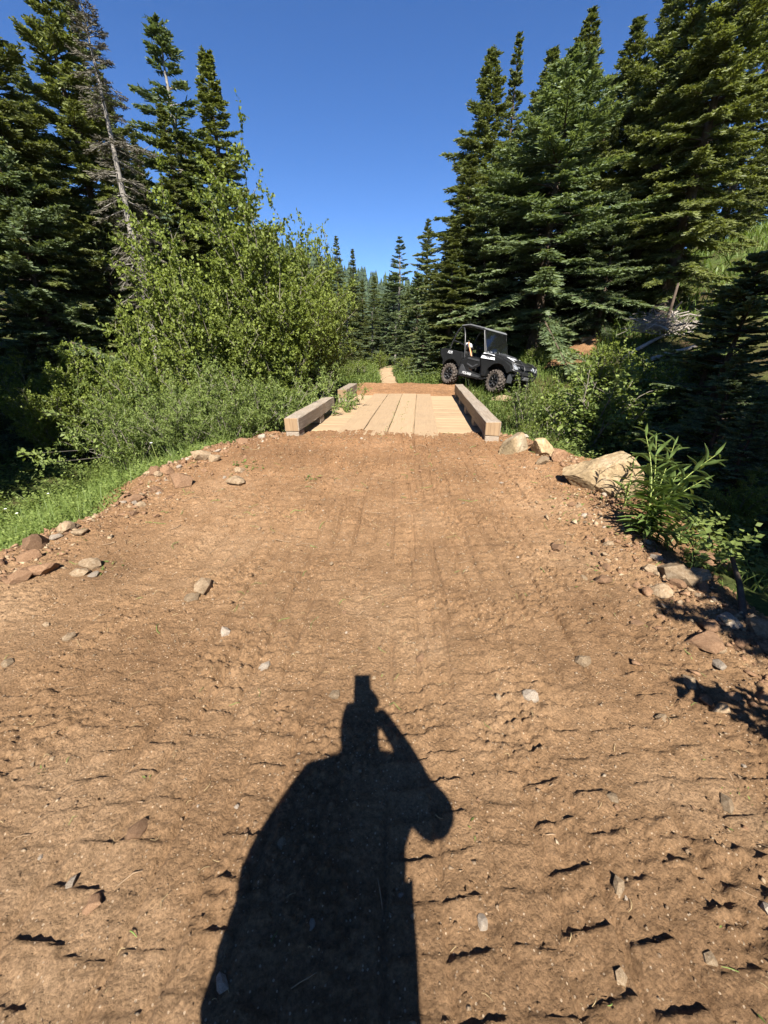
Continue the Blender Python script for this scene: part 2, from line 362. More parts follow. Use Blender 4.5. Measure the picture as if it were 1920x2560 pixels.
def capped_tube(path, rad, sides=8):
    V, F = tubes([(path, rad)], sides); n = len(V)
    c0 = np.array(path[0], float); c1 = np.array(path[-1], float)
    V = np.vstack([V, c0, c1]); j = np.arange(sides); j2 = (j + 1) % sides
    T = np.vstack([np.stack([j2, j, np.full(sides, n)], 1), np.stack([n - sides + j, n - sides + j2, np.full(sides, n + 1)], 1)])
    return V, [F, T]
def scatter(tv, tf, pos, X, Z, size, wsc=None):
    """copies of a template (k verts) at pos, its x along X, its z along Z"""
    X = X / (np.linalg.norm(X, axis=1)[:, None] + 1e-9); Y = np.cross(Z, X); Y /= np.linalg.norm(Y, axis=1)[:, None] + 1e-9
    Zn = np.cross(X, Y); w = size if wsc is None else wsc
    V = pos[:, None, :] + size[:, None, None] * tv[None, :, 0, None] * X[:, None, :] + w[:, None, None] * (tv[None, :, 1, None] * Y[:, None, :] + tv[None, :, 2, None] * Zn[:, None, :])
    F = (tf[None] + (np.arange(len(pos)) * len(tv))[:, None, None]).reshape(-1, tf.shape[1])
    return V.reshape(-1, 3), F
LEAF_V = np.array([(0, 0, 0), (.42, .40, .10), (1, 0, -.06), (.42, -.40, .10)]); LEAF_F = np.array([(0, 2, 1), (0, 3, 2)])
LANCE_V = np.array([(0, 0, 0), (.4, .17, .04), (1, 0, -.05), (.4, -.17, .04)])
STRIP_V = np.array([(0, -.5, 0), (0, .5, 0), (1, .22, 0), (1, -.22, 0)]); STRIP_F = np.array([(0, 3, 2, 1)])
BLADE_V = np.array([(0, -.5, 0), (0, .5, 0), (.5, .4, .0), (.5, -.4, .0), (.85, .22, -.0), (.85, -.22, -.0), (1, 0, 0)])
BLADE_Q = np.array([(0, 3, 2, 1), (3, 5, 4, 2)]); BLADE_T = np.array([(5, 6, 4)])
def unit(v): return v / (np.linalg.norm(v, axis=-1, keepdims=True) + 1e-9)

# ------------------------------------------------------------------ vegetation
def conifer_data(h, r, z0, seed, whorl=0.30, per=6, droop=0.30, twig=0.30, wid=0.055, shape=0.85, dens=1.0, sparse=0.0, el0=-0.15, el1=0.65, step=0.102):
    rg = np.random.default_rng(seed)
    nwh = max(6, int((h - z0) / whorl)); P, D, S, TI, W = [], [], [], [], []; bp = []
    for i in range(nwh + 1):
        t = min(1, (i + rg.uniform(0, .8)) / nwh); t = 1 - (1 - t) ** 1.22; z = z0 + (h * 0.985 - z0) * t + rg.normal(0, .05)
        n = int(rg.integers(per - 1, per + 2)) if t < .93 else 4
        a0 = rg.uniform(0, 6.28)
        for k in range(n):
            if rg.random() < sparse: continue
            az = a0 + k * 6.283 / n + rg.normal(0, .25); zb = z + rg.uniform(-.7, .7) * whorl * (1 - t) + rg.normal(0, .04)
            L = r * ((1 - t) ** shape) * rg.uniform(.55, 1.22) * (1 if rg.random() > .10 else 1.3) + 0.07
            if t < .12: L *= rg.uniform(.35, 1.0)
            el = el0 + (el1 - el0) * t ** 1.4 + rg.normal(0, .17)
            rad = np.array([math.cos(az), math.sin(az), 0.0]); sd = np.array([-rad[1], rad[0], 0.0])
            dr = droop * rg.uniform(.6, 1.3) * (1 - .6 * t)
            def pt(s):
                s = np.asarray(s, float)
                out = L * s * math.cos(el); up = L * (s * math.sin(el) - dr * s ** 1.8 + 0.42 * dr * s ** 4)
                return rad[None] * out[:, None] + np.array([0, 0, 1.0])[None] * (zb + up)[:, None]
            ss = np.linspace(0, 1, 5); pp = pt(ss); bp.append((pp, np.linspace(0.010 + 0.012 * L, 0.004, 5)))
            m = max(4, int(L / step * dens))
            s = np.clip(0.16 + 0.84 * (np.arange(m) + rg.uniform(0, 1, m)) / m, 0, 1)
            q = pt(s); tan = unit(pt(np.clip(s + .03, 0, 1.03)) - pt(np.clip(s - .03, 0, 1)))
            for sg in (-1, 1):
                tl = twig * (0.35 + 1.0 * (1 - s) ** 0.7) * rg.uniform(.6, 1.25, m) * min(1.2, .45 + .55 * L)
                dd = unit(tan * (0.75 + .5 * s[:, None]) + sg * sd[None] * rg.uniform(.55, 1.0, m)[:, None] + np.array([0, 0, -1.0])[None] * (rg.uniform(-.15, .45, m) * (1 - .5 * t))[:, None])
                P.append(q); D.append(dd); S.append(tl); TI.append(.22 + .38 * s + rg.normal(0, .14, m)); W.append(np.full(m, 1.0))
                for f in (.22, .42, .62, .82):
                    for g in (-1, 1):
                        side = unit(np.cross(dd, np.array([0, 0, 1.0])[None])) * g
                        d2 = unit(dd * .8 + side * .75 + rg.normal(0, .22, (m, 3)))
                        P.append(q + dd * (tl * f)[:, None]); D.append(d2); S.append(tl * (.62 - .35 * f) * rg.uniform(.7, 1.3, m)); W.append(np.full(m, .9))
                        TI.append(.25 + .42 * s + .12 * f + rg.normal(0, .16, m))
    P = np.concatenate(P); D = np.concatenate(D); S = np.concatenate(S); TI = np.concatenate(TI); W = np.concatenate(W)
    n = len(P); Z = unit(np.array([0, -.25, .45])[None] + rg.normal(0, 1.0, (n, 3)))
    V, F = scatter(STRIP_V, STRIP_F, P, D, Z, np.maximum(S, .06), W * wid * rg.uniform(.75, 1.3, n))
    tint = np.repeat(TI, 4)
    tp = np.array([(0.02 * math.sin(i), 0.02 * math.cos(i * 1.7), h * i / 10) for i in range(11)]); tr = np.linspace(1, 0.04, 11) ** 1.1 * h * 0.019
    tr[0] *= 1.45
    TV, TF = tubes([(tp, tr)], 10); BV, BF = tubes(bp, 4)
    return mesh_np('crown', V, F, tint), mesh_np('trunk', TV, TF, None, True), mesh_np('branches', BV, BF)
TREES = {}
def conifer_variant(key, mat, bark, **kw):
    c, t, b = conifer_data(**kw)
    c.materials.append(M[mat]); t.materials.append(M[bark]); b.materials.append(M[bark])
    TREES[key] = (c, t, b, kw['h'])
def put_conifer(key, x, y, height, rz, label, name='fir_tree', group=None, lean=(0, 0), wide=1.0, z=None):
    c, t, b, h0 = TREES[key]
    o = empty(name, (x, y, (float(terrain(x, y)) if z is None else z) - 0.12), rz)
    s = height / h0; o.scale = (s * wide, s * wide, s); o.rotation_euler = (lean[0], lean[1], rz)
    tag(o, label, 'tree', group)
    link('trunk', t, None, o); link('crown', c, None, o, 'stuff'); link('branches', b, None, o, 'stuff')
    return o
def shrub_data(h, r, nst, seed, leaf=0.055, nside=16, ntw=3, nleaf=11, lance=False, upright=0.55, zmin=0.12):
    rg = np.random.default_rng(seed); paths = []; P, D, S, TI = [], [], [], []
    for i in range(nst):
        az = rg.uniform(0, 6.283); rr = r * math.sqrt(rg.uniform(0.02, 1)); hh = h * (1 - .45 * (rr / r) ** 1.6) * rg.uniform(.72, 1.05)
        base = np.array([rg.normal(0, .12 * r), rg.normal(0, .12 * r), 0.0]); tip = np.array([rr * math.cos(az), rr * math.sin(az), hh])
        ss = np.linspace(0, 1, 9)[:, None]
        path = base + (tip - base) * np.concatenate([ss ** (1 + upright), ss ** (1 + upright), ss ** .92], 1) + np.cumsum(rg.normal(0, .02 * h / 3, (9, 3)), 0)
        paths.append((path, np.linspace(0.009 + 0.004 * h, 0.003, 9)))
        for j in range(nside):
            s = zmin + (1 - zmin) * (j + rg.random()) / nside; f = s * 8; a = int(min(7, f)); p0 = path[a] + (path[a + 1] - path[a]) * (f - a)
            az2 = rg.uniform(0, 6.283); L = (0.16 + 0.28 * (1 - s)) * h / 3 * rg.uniform(.6, 1.3) + .08
            d = unit(np.array([math.cos(az2), math.sin(az2), rg.uniform(.1, 1.0)]) + .45 * unit(path[a + 1] - path[a]))
            p1 = p0 + d * L; paths.append((np.array([p0, p0 + d * L * .5 + np.array([0, 0, .02]), p1]), np.array([.005, .0035, .002])))
            for k in range(ntw):
                q0 = p0 + d * L * rg.uniform(.25, 1.0); td = unit(d + rg.normal(0, .65, 3)); tl = rg.uniform(.10, .24) * (.6 + h / 6)
                if k == 0: q0 = p0; td = d; tl = L * 1.1
                f_ = (np.arange(nleaf) + rg.random(nleaf)) / nleaf
                pos = q0 + td * (tl * f_)[:, None] + rg.normal(0, .012, (nleaf, 3))
                ld = unit(td[None] * .6 + rg.normal(0, .75, (nleaf, 3)) + np.array([0, 0, -.25])[None])
                P.append(pos); D.append(ld); S.append(leaf * rg.uniform(.55, 1.25, nleaf)); TI.append(np.clip(rg.normal(.48 + .14 * s, .22, nleaf), 0, 1))
    P = np.concatenate(P); D = np.concatenate(D); S = np.concatenate(S); TI = np.concatenate(TI); n = len(P)
    Z = unit(np.array([0, -.25, .9])[None] + rg.normal(0, .6, (n, 3)))
    V, F = scatter(LANCE_V if lance else LEAF_V, LEAF_F, P, D, Z, S)
    SV, SF = tubes(paths, 4)
    return mesh_np('foliage', V, F, np.repeat(TI, 4)), mesh_np('stems', SV, SF)
SHRUBS = {}
def shrub_variant(key, mat, **kw):
    f, s = shrub_data(**kw); f.materials.append(M[mat]); s.materials.append(M['stem_grey']); SHRUBS[key] = (f, s, kw['h'])
def put_shrub(key, x, y, height, rz, label, name='alder_shrub', group=None, wide=1.0, z=None):
    f, s, h0 = SHRUBS[key]; k = height / h0
    o = empty(name, (x, y, (float(terrain(x, y)) if z is None else z) - 0.05), rz); o.scale = (k * wide, k * wide, k)
    tag(o, label, 'shrub', group)
    link('stems', s, None, o, 'stuff'); link('foliage', f, None, o, 'stuff')
    return o
def blades(name, pts, lo, hi, width, mat, seed, lean=0.5, kind='stuff', label=None, cat=None, bend=0.35):
    rg = np.random.default_rng(seed); n = len(pts); az = rg.uniform(0, 6.283, n); le = np.abs(rg.normal(0, lean, n))
    X = np.stack([np.cos(az) * np.sin(le), np.sin(az) * np.sin(le), np.cos(le)], 1)
    Zs = np.stack([np.cos(az), np.sin(az), np.zeros(n)], 1) + rg.normal(0, .35, (n, 3))
    L = rg.uniform(lo, hi, n) * rg.uniform(.6, 1, n)
    tv = BLADE_V
    Xn = unit(X); Y = unit(np.cross(Zs, Xn)); s = tv[:, 0]
    W = width * rg.uniform(.6, 1.3, n)
    bendv = np.stack([np.cos(az), np.sin(az), np.full(n, -.75)], 1) * (bend * rg.uniform(.2, 1.5, n) * L)[:, None]
    V = pts[:, None, :] + L[:, None, None] * s[None, :, None] * Xn[:, None, :] + W[:, None, None] * tv[None, :, 1, None] * Y[:, None, :] + (s ** 2)[None, :, None] * bendv[:, None, :]
    off = (np.arange(n) * 7)[:, None, None]
    Q = (BLADE_Q[None] + off).reshape(-1, 4); T = (BLADE_T[None] + off).reshape(-1, 3)
    ti = np.repeat(np.clip(rg.normal(.5, .2, n), 0, 1), 7) * .75 + np.tile(s, n) * .25
    o = link(name, mesh_np(name, V.reshape(-1, 3), [Q, T], ti), mat, None, kind)
    if label: tag(o, label, cat)
    return o

# ================================================================== THE SETTING
# ground sheet
def axis(a, b, segs):
    return np.concatenate([np.arange(p, q, st) for p, q, st in segs] + [[b]])
gx = axis(-400, 400, [(-400, -60, 20), (-60, -15, 1.5), (-15, 15, .16), (15, 60, 1.5), (60, 400, 20)])
gy_ = axis(-400, 500, [(-400, -60, 20), (-60, -6, 2), (-6, 22, .16), (22, 70, 1.2), (70, 500, 20)])
GX, GY = np.meshgrid(gx, gy_)
farz = lambda z, x, y: np.where(np.hypot(x, y) > 55, np.minimum(z, 14 + 0.02 * np.hypot(x, y)), z)
GZ = farz(terrain(GX, GY), GX, GY)
ny, nx = GX.shape
idx = np.arange(ny * nx).reshape(ny, nx)
quads = np.stack([idx[:-1, :-1], idx[:-1, 1:], idx[1:, 1:], idx[1:, :-1]], -1).reshape(-1, 4)
link('ground', mesh_np('ground', np.stack([GX, GY, GZ], -1), quads, None, True), 'ground', None, 'structure')

# dirt track (the fill that runs up to the bridge)
def rows(y0, y1, s0, s1):
    out = [y0]
    while out[-1] < y1: out.append(out[-1] + s0 + (s1 - s0) * (out[-1] - y0) / (y1 - y0))
    return np.array(out)
dy = np.concatenate([np.arange(-3.5, 0.15, .06), rows(.15, 6.75, .0068, .0155)])
nu = 570
uu = np.linspace(-1, 1, nu); uu = uu * 0.60 + 0.40 * uu ** 3
XLm = np.interp(dy, YL, XL) - 0.75; XRm = np.interp(dy, YR, XR) + 1.25
DX = XLm[:, None] + (XRm - XLm)[:, None] * (uu[None] + 1) / 2; DY = np.repeat(dy[:, None], nu, 1)
DY = DY + 0.0
DZ = dirt(DX, DY)
ny, nx = DX.shape; idx = np.arange(ny * nx).reshape(ny, nx)
quads = np.stack([idx[:-1, :-1], idx[:-1, 1:], idx[1:, 1:], idx[1:, :-1]], -1).reshape(-1, 4)
link('dirt_track', mesh_np('dirt_track', np.stack([DX, DY, DZ], -1), quads, None, False), 'dirt', None, 'structure')

# far dirt bank beyond the bridge
fx = np.linspace(-2.3, 3.3, 190); fy = np.linspace(11.0, 15.2, 150); FX, FY = np.meshgrid(fx, fy)
v_ = (FX - BO[0]) * BD[0] + (FY - BO[1]) * BD[1]
u_ = (FX - BO[0]) * BU[0] + (FY - BO[1]) * BU[1]
FZ = 0.05 + 0.16 * sstep(5.65, 6.2, v_ + .12 * perlin(FX * 2, FX * 0, 51)) + 0.08 * sstep(6.2, 7.6, v_) - 0.5 * sstep(8.0, 9.3, v_ + .4 * perlin(FX * .8, FX * 0, 52)) - .5 * sstep(1.55, 2.3, np.abs(u_ - .05) + .25 * perlin(FY * 1.5, FY * 0, 53)) + 0.03 * perlin(FX * 3, FY * 3, 54) + .018 * perlin(FX * 11, FY * 11, 55) + .03 * np.maximum(.5 - worley(FX * 9, FY * 9, 56), 0)
idx = np.arange(FX.size).reshape(FX.shape); quads = np.stack([idx[:-1, :-1], idx[:-1, 1:], idx[1:, 1:], idx[1:, :-1]], -1).reshape(-1, 4)
link('dirt_bank', mesh_np('dirt_bank', np.stack([FX, FY, FZ], -1), quads), 'dirt', None, 'structure')

# trail winding off through the meadow
tp = np.array([(0.15, 14.3, .34), (0.22, 16, .34), (0.12, 19, .36), (0.05, 22, .45), (.35, 25, .6), (1.1, 28.5, .7), (2.2, 32, .7)])
ty = np.linspace(14.3, 32, 80); tx = np.interp(ty, tp[:, 1], tp[:, 0]) + .06 * perlin(ty * .8, ty * 0, 60); tw = np.interp(ty, tp[:, 1], tp[:, 2])
us = np.linspace(-1, 1, 9); TX = tx[:, None] + us[None] * tw[:, None] * (1 + .15 * perlin(ty * 2, ty * 0, 61))[:, None]; TY = np.repeat(ty[:, None], 9, 1)
TZ = terrain(TX, TY) + 0.05 - 0.05 * np.abs(us)[None] ** 3 * 1.4
idx = np.arange(TX.size).reshape(TX.shape); quads = np.stack([idx[:-1, :-1], idx[:-1, 1:], idx[1:, 1:], idx[1:, :-1]], -1).reshape(-1, 4)
link('trail', mesh_np('trail', np.stack([TX, TY, TZ], -1), quads, None, True), 'trail', None, 'structure')
# eroded path on the right-hand slope
c0 = hit(1420, 905); c1 = hit(1500, 815)
ts = np.linspace(-.15, 1.15, 30); pc = np.stack([c0[0] + (c1[0] - c0[0]) * ts, c0[1] + (c1[1] - c0[1]) * ts], 1)
nrm = np.array([-(c1[1] - c0[1]), c1[0] - c0[0]]); nrm /= np.linalg.norm(nrm)
SX = pc[:, None, 0] + nrm[0] * us[None] * .75; SY = pc[:, None, 1] + nrm[1] * us[None] * .75
SZ = terrain(SX, SY) + .06 - .09 * np.abs(us)[None] ** 3 + .03 * perlin(SX * 4, SY * 4, 63)
idx = np.arange(SX.size).reshape(SX.shape); quads = np.stack([idx[:-1, :-1], idx[:-1, 1:], idx[1:, 1:], idx[1:, :-1]], -1).reshape(-1, 4)
link('slope_path', mesh_np('slope_path', np.stack([SX, SY, SZ], -1), quads, None, True), 'dirt', None, 'structure')
# creek
cx_ = np.linspace(-9, 9, 60); cyc = 8.7 - 0.10 * cx_ + 0.35 * np.sin(cx_ * 0.6)
CV = np.concatenate([np.stack([cx_, cyc - .5, np.full(60, -.98)], 1), np.stack([cx_, cyc + .5, np.full(60, -.98)], 1)])
i = np.arange(59); link('creek_water', mesh_np('creek_water', CV, np.stack([i, i + 1, i + 61, i + 60], 1)), 'water', None, 'structure')

# far wooded hill: ridge falling from upper left to the right, closing the valley
def hillz(x, y):
    r = 60 * np.exp(-((x + 150) / 140) ** 2) + 30 * np.exp(-((x - 190) / 120) ** 2) + 16
    return 3 + (r - 3) * sstep(150, 330, y + .10 * np.abs(x)) + 2.5 * perlin(x * .02, y * .02, 71)
hx = np.linspace(-420, 420, 120); hy = np.linspace(140, 460, 50); HX, HY = np.meshgrid(hx, hy); HZ = hillz(HX, HY)
idx = np.arange(HX.size).reshape(HX.shape); quads = np.stack([idx[:-1, :-1], idx[:-1, 1:], idx[1:, 1:], idx[1:, :-1]], -1).reshape(-1, 4)
link('far_hill', mesh_np('far_hill', np.stack([HX, HY, HZ], -1), quads, None, True), 'hill', None, 'structure')
rg = np.random.default_rng(77)
n = 4000; px_ = rg.uniform(-190, 190, n); py_ = rg.uniform(150, 400, n); pz_ = hillz(px_, py_) - .3; hh = rg.uniform(5, 12, n)
# each far tree: four ragged tiers
VV, FF, TI, off = [], [], [], 0
K = 7
for tier in range(4):
    zb = hh * (.05 + .23 * tier); zt = hh * (.45 + .2 * tier if tier < 3 else 1.0); rb = hh * (.19 - .042 * tier)
    a = rg.uniform(0, 6.28, n)[:, None] + np.arange(K)[None] * 6.283 / K
    rr = rb[:, None] * rg.uniform(.6, 1.25, (n, K))
    ring = np.stack([px_[:, None] + rr * np.cos(a), py_[:, None] + rr * np.sin(a), (pz_ + zb)[:, None] + rg.uniform(-.05, .05, (n, K)) * hh[:, None]], -1)
    top = np.stack([px_, py_, pz_ + zt], -1)[:, None]
    v = np.concatenate([ring, top], 1).reshape(-1, 3); j = np.arange(K); f = np.stack([j, (j + 1) % K, np.full(K, K)], 1)
    FF.append((f[None] + (np.arange(n) * (K + 1))[:, None, None]).reshape(-1, 3) + off); VV.append(v); off += len(v)
    TI.append(np.repeat(rg.uniform(0, 1, n), K + 1))
fo = link('hillside_forest', mesh_np('hillside_forest', np.concatenate(VV), np.concatenate(FF), np.concatenate(TI)), 'far', None, 'stuff')
tag(fo, 'dense dark conifer forest covering the far hillside', 'forest')

# ================================================================== THE BRIDGE
def box_mesh(name, sx, sy, sz, bevel=0.006, segs=1, jitter=0.0, seed=0, cuts=0):
    bm = bmesh.new(); bmesh.ops.create_cube(bm, size=1)
    bmesh.ops.scale(bm, vec=(sx, sy, sz), verts=bm.verts)
    if bevel: bmesh.ops.bevel(bm, geom=list(bm.edges), offset=bevel, segments=segs, affect='EDGES', profile=.6)
    if jitter:
        rr = random.Random(seed)
        if cuts:
            for e in list(bm.edges): pass
            bmesh.ops.subdivide_edges(bm, edges=[e for e in bm.edges if e.calc_length() > max(sx, sy, sz) * .6], cuts=cuts, use_grid_fill=True)
        for v in bm.verts: v.co += Vector((rr.gauss(0, jitter), rr.gauss(0, jitter), rr.gauss(0, jitter)))
    me = bpy.data.meshes.new(name); bm.to_mesh(me); bm.free(); return me
bridge = empty('plank_bridge', (BO[0], BO[1], DECK), BYAW)
tag(bridge, 'short plank bridge with lengthwise runner boards, dusted with tan soil', 'bridge')
BL = 5.95
# cross planks
rr = random.Random(3); pm = [box_mesh('plank', 3.16, .262, .07, .006, 1, .002, k, 3) for k in range(3)]
for k in range(22):
    o = link('plank', pm[k % 3], 'deck', bridge); o.location = (rr.uniform(-.01, .01), .13 + k * .268, -.037 + rr.uniform(-.004, .003))
# lengthwise runner boards down the middle
for k, (u0, w, y0, y1) in enumerate([(-.80, .40, .1, 5.9), (-.385, .40, .1, 5.95), (.03, .40, .1, 6.0), (.44, .39, .1, 5.92)]):
    me = box_mesh('runner_board', w, y1 - y0, .042, .007, 1, .0025, k, 10)
    o = link('runner_board', me, 'runner', bridge); o.location = (u0 + .12, (y0 + y1) / 2, .022 + rr.uniform(-.003, .003)); o.rotation_euler.z = rr.uniform(-.004, .004)
# stringers below
for u0 in (-1.2, -.4, .4, 1.2):
    o = link('stringer', box_mesh('stringer', .28, 6.2, .34, .01), 'timber', bridge); o.location = (u0, 3.0, -.25)
for y0 in (-.02, 6.0):
    o = link('sill_log', box_mesh('sill_log', 3.6, .34, .34, .02), 'timber', bridge); o.location = (0, y0, -.60)
def curb(u0, y0, y1, w=.22, hgt=.20):
    me = box_mesh('curb_timber', w, y1 - y0, hgt, .012, 2, .003, int(u0 * 100) + int(y0 * 10), 12)
    me.materials.append(M['timber']); me.materials.append(M['timber_end'])
    for p in me.polygons:
        if abs(p.normal.y) > .9: p.material_index = 1
    o = link('curb_timber', me, None, bridge); o.location = (u0, (y0 + y1) / 2, .065 + hgt / 2 + .07)
    for yy in np.arange(y0 + .16, y1 - .05, 1.35):
        b = link('spacer_block', box_mesh('spacer_block', w * .92, .30, .125, .008), 'timber', bridge); b.location = (u0, yy, .0685)
    return o
curb(1.52, -.02, 5.72)
curb(-1.47, .02, 2.62); curb(-1.47, 4.05, 5.75)

# ================================================================== ROCKS
def rock_mesh(name, seed, sub=2, flat=.7, chops=9, rough=.06, long=1.0):
    rr = random.Random(seed); bm = bmesh.new(); bmesh.ops.create_icosphere(bm, subdivisions=sub, radius=1)
    pl = []
    for _ in range(chops):
        d = Vector((rr.gauss(0, 1), rr.gauss(0, 1), rr.gauss(0, 1))).normalized(); pl.append((d, rr.uniform(.48, .82)))
    for v in bm.verts:
        for d, k in pl:
            s = v.co.dot(d)
            if s > k: v.co -= d * (s - k)
        v.co += v.co.normalized() * rr.uniform(-rough, rough)
        v.co.x *= long; v.co.z *= flat
    me = bpy.data.meshes.new(name); bm.to_mesh(me); bm.free(); return me
SMALL = [rock_mesh('stone', 100 + k, 2 if k < 4 else 1, .55 + .3 * random.Random(k).random(), 8, .05, 1 + .6 * random.Random(k + 50).random()) for k in range(10)]
MATS = ['rock_tan', 'rock_red', 'rock_grey']
STONE_M = []
for k in range(10):
    for mt in MATS:
        me = SMALL[k].copy(); me.materials.append(M[mt]); STONE_M.append((me, mt))
def stone(x, y, size, k, mt, label, group=None, sink=.42, name='stone', rz=0.0, tilt=0.25, z=None):
    me = [m for m, t in STONE_M if t == mt][k % 10]
    zz = float(np.maximum(dirt(x, y), terrain(x, y))) if z is None else z
    o = link(name, me); o.location = (x, y, zz + size * (.6 - sink)); o.scale = (size,) * 3
    rr = random.Random(k * 31 + int(x * 1000)); o.rotation_euler = (rr.uniform(-tilt, tilt), rr.uniform(-tilt, tilt), rz or rr.uniform(0, 6.28))
    return tag(o, label, 'stone', group)
# named stones that stand out in the photograph: pixel, radius in metres, kind, label
named = [
 ((90, 1368), .105, 'rock_red', 'squat red-brown rock on the grassy lip beside a grey stone'),
 ((140, 1352), .062, 'rock_grey', 'grey stone wedged beside the squat red-brown rock at the grassy lip'),
 ((172, 1330), .085, 'rock_tan', 'upright pale brown rock on the grassy lip of the track'),
 ((205, 1338), .06, 'rock_tan', 'slanted flat pale stone leaning on the upright rock at the lip'),
 ((340, 1252), .085, 'rock_red', 'rounded red-brown rock at the edge of the green bank'),
 ((352, 1266), .07, 'rock_tan', 'flat tan stone resting against the rounded red-brown rock'),
 ((336, 1288), .045, 'rock_red', 'small brown stone below the rounded red-brown rock'),
 ((390, 1230), .08, 'rock_red', 'dirt-covered brown rock beside the square brown slab'),
 ((452, 1212), .15, 'rock_red', 'square brown slab with a dark side on the track edge'),
 ((505, 1150), .16, 'rock_tan', 'long pale slanted rock on the track edge by the willow'),
 ((535, 1155), .08, 'rock_tan', 'pale lump of rock behind the long slanted rock'),
 ((590, 1210), .12, 'rock_tan', 'broad flat pale stone half buried near pulled green weeds'),
 ((230, 1420), .07, 'rock_tan', 'flat pale stone with a dark shadow under its edge'),
 ((110, 1430), .10, 'rock_red', 'broad flat brown stone among rubble at the left slope'),
 ((60, 1450), .09, 'rock_red', 'brown rock on the rubble slope under the grass'),
 ((565, 1586), .055, 'rock_grey', 'bright white stone pressed into the open dirt'),
 ((510, 1478), .085, 'rock_tan', 'pale yellow stone patch flush with the track'),
 ((480, 1500), .06, 'rock_tan', 'pale stone just below the yellow stone patch'),
 ((660, 1672), .055, 'rock_grey', 'flat pale stone beside an orange soil spot'),
 ((838, 1745), .05, 'rock_tan', 'pale stone beside the shadow of the phone'),
 ((1325, 1752), .055, 'rock_grey', 'chalky white stone on the compacted dirt right of the shadow'),
 ((1395, 1375), .06, 'rock_red', 'brown stone with a dark underside lifted off the track'),
 ((1455, 1660), .055, 'rock_tan', 'angular tan stone standing proud with a black shadow'),
 ((1590, 1562), .05, 'rock_red', 'oblong brown stone standing on end in the soil'),
 ((1720, 1712), .07, 'rock_tan', 'ochre stone at the edge of the needle shadow'),
 ((1655, 1800), .045, 'rock_tan', 'pale rounded stone on the loose right-hand soil'),
 ((1760, 1760), .065, 'rock_red', 'brown block of rock in loose soil below the ochre stone'),
 ((1620, 1430), .075, 'rock_tan', 'pale broken rock at the track edge near the fireweed'),
 ((1690, 1445), .13, 'rock_tan', 'cracked pale rock where the sunlit edge meets shade'),
 ((1745, 1455), .10, 'rock_tan', 'second broken pale rock half in the tree shade'),
 ((1650, 1490), .07, 'rock_tan', 'tan slab sloping down from the track edge'),
 ((1820, 1555), .12, 'rock_grey', 'striped cream rock in dappled tree shade'),
 ((1900, 1585), .12, 'rock_tan', 'tan square rock beyond the striped cream rock'),
 ((1790, 1415), .16, 'rock_red', 'dark brown boulder in deep shade under the trees'),
 ((1540, 2225), .045, 'rock_tan', 'pale wedge of stone in the tread marks'),
 ((1530, 2000), .05, 'rock_tan', 'tan stone casting a dark shadow beside loose soil'),
 ((1815, 2015), .06, 'rock_tan', 'pale pointed stone in the loose right-hand soil'),
 ((1910, 2285), .05, 'rock_grey', 'white stone beside dry straw in loose soil'),
 ((1775, 2405), .04, 'rock_tan', 'small pale wedge stone near a track groove'),
 ((1545, 2450), .04, 'rock_tan', 'tan chip standing in the cleat marks'),
 ((1205, 2310), .035, 'rock_grey', 'grey three-cornered stone in a cleat mark'),
 ((240, 2270), .06, 'rock_red', 'broad brown stone flush in the left-hand cleat marks'),
 ((345, 2085), .06, 'rock_red', 'flaky brown stone beside the left-hand cleat marks'),
 ((780, 2320), .025, 'rock_grey', 'small white stone lying inside the shadow'),
 ((560, 2470), .04, 'rock_grey', 'dull grey stone inside the lower shadow'),
 ((180, 2215), .045, 'rock_grey', 'oval grey stone with a black underside on loose soil'),
 ((175, 1600), .05, 'rock_tan', 'tan stone on the left-hand rubble beside dry roots'),
 ((20, 1660), .06, 'rock_tan', 'flat pale stone on the loose left slope'),
]
for k, ((px, py), s, mt, lab) in enumerate(named):
    s *= .48 if py > 1900 else (.62 if py > 1540 else .9)
    p = hit(px, py); stone(p[0], p[1], s, k, mt, lab, None, .42 if py > 1500 else .28)
# rubble along both lips and loose stones on the track
rr = random.Random(21)
COLOUR_WORD = {'rock_red': 'red-brown', 'rock_tan': 'pale tan', 'rock_grey': 'greyish'}
SIZE_WORD = lambda s: 'large ' if s > .055 else ('fist-sized ' if s > .028 else 'small ')
for k in range(210):
    y = rr.uniform(1.3, 6.2) ** 1.0
    if rr.random() < .55: x = float(np.interp(y, YL, XL)) + abs(rr.gauss(0, .35)) - .1; lab = 'loose stone in the rubble along the grassy left lip'; g = 'rubble on the left lip'
    else: x = float(np.interp(y, YR, XR)) - abs(rr.gauss(0, .35)) + .12; lab = 'loose stone in the rubble along the shaded right lip'; g = 'rubble on the right lip'
    s = min(.10, .012 + rr.expovariate(1 / .019)); mt = rr.choice(['rock_red', 'rock_red', 'rock_red', 'rock_tan', 'rock_tan', 'rock_grey']); w = SIZE_WORD(s) + COLOUR_WORD[mt]
    stone(x, y, s, rr.randrange(10), mt, lab.replace('loose', w), g, .34, tilt=.6)
for k in range(140):
    y = .45 + 5.6 * rr.random() ** 1.1; xl = float(np.interp(y, YL, XL)) + .3; xr = float(np.interp(y, YR, XR)) - .3
    x = rr.uniform(max(xl, -1.1 * y - 1), min(xr, 1.1 * y + 1)); s = min(.034, .008 + rr.expovariate(1 / .006)) * (.55 + .11 * y)
    mt = rr.choice(['rock_tan', 'rock_tan', 'rock_grey', 'rock_red']); wd = 'near the bridge' if y > 4 else ('by the photographer' if y < 1.7 else 'on the middle of the approach')
    stone(x, y, s, rr.randrange(10), mt, 'small ' + COLOUR_WORD[mt] + ' stone pressed into the tracked dirt ' + wd, 'loose stones on the dirt track', .44, tilt=.4)
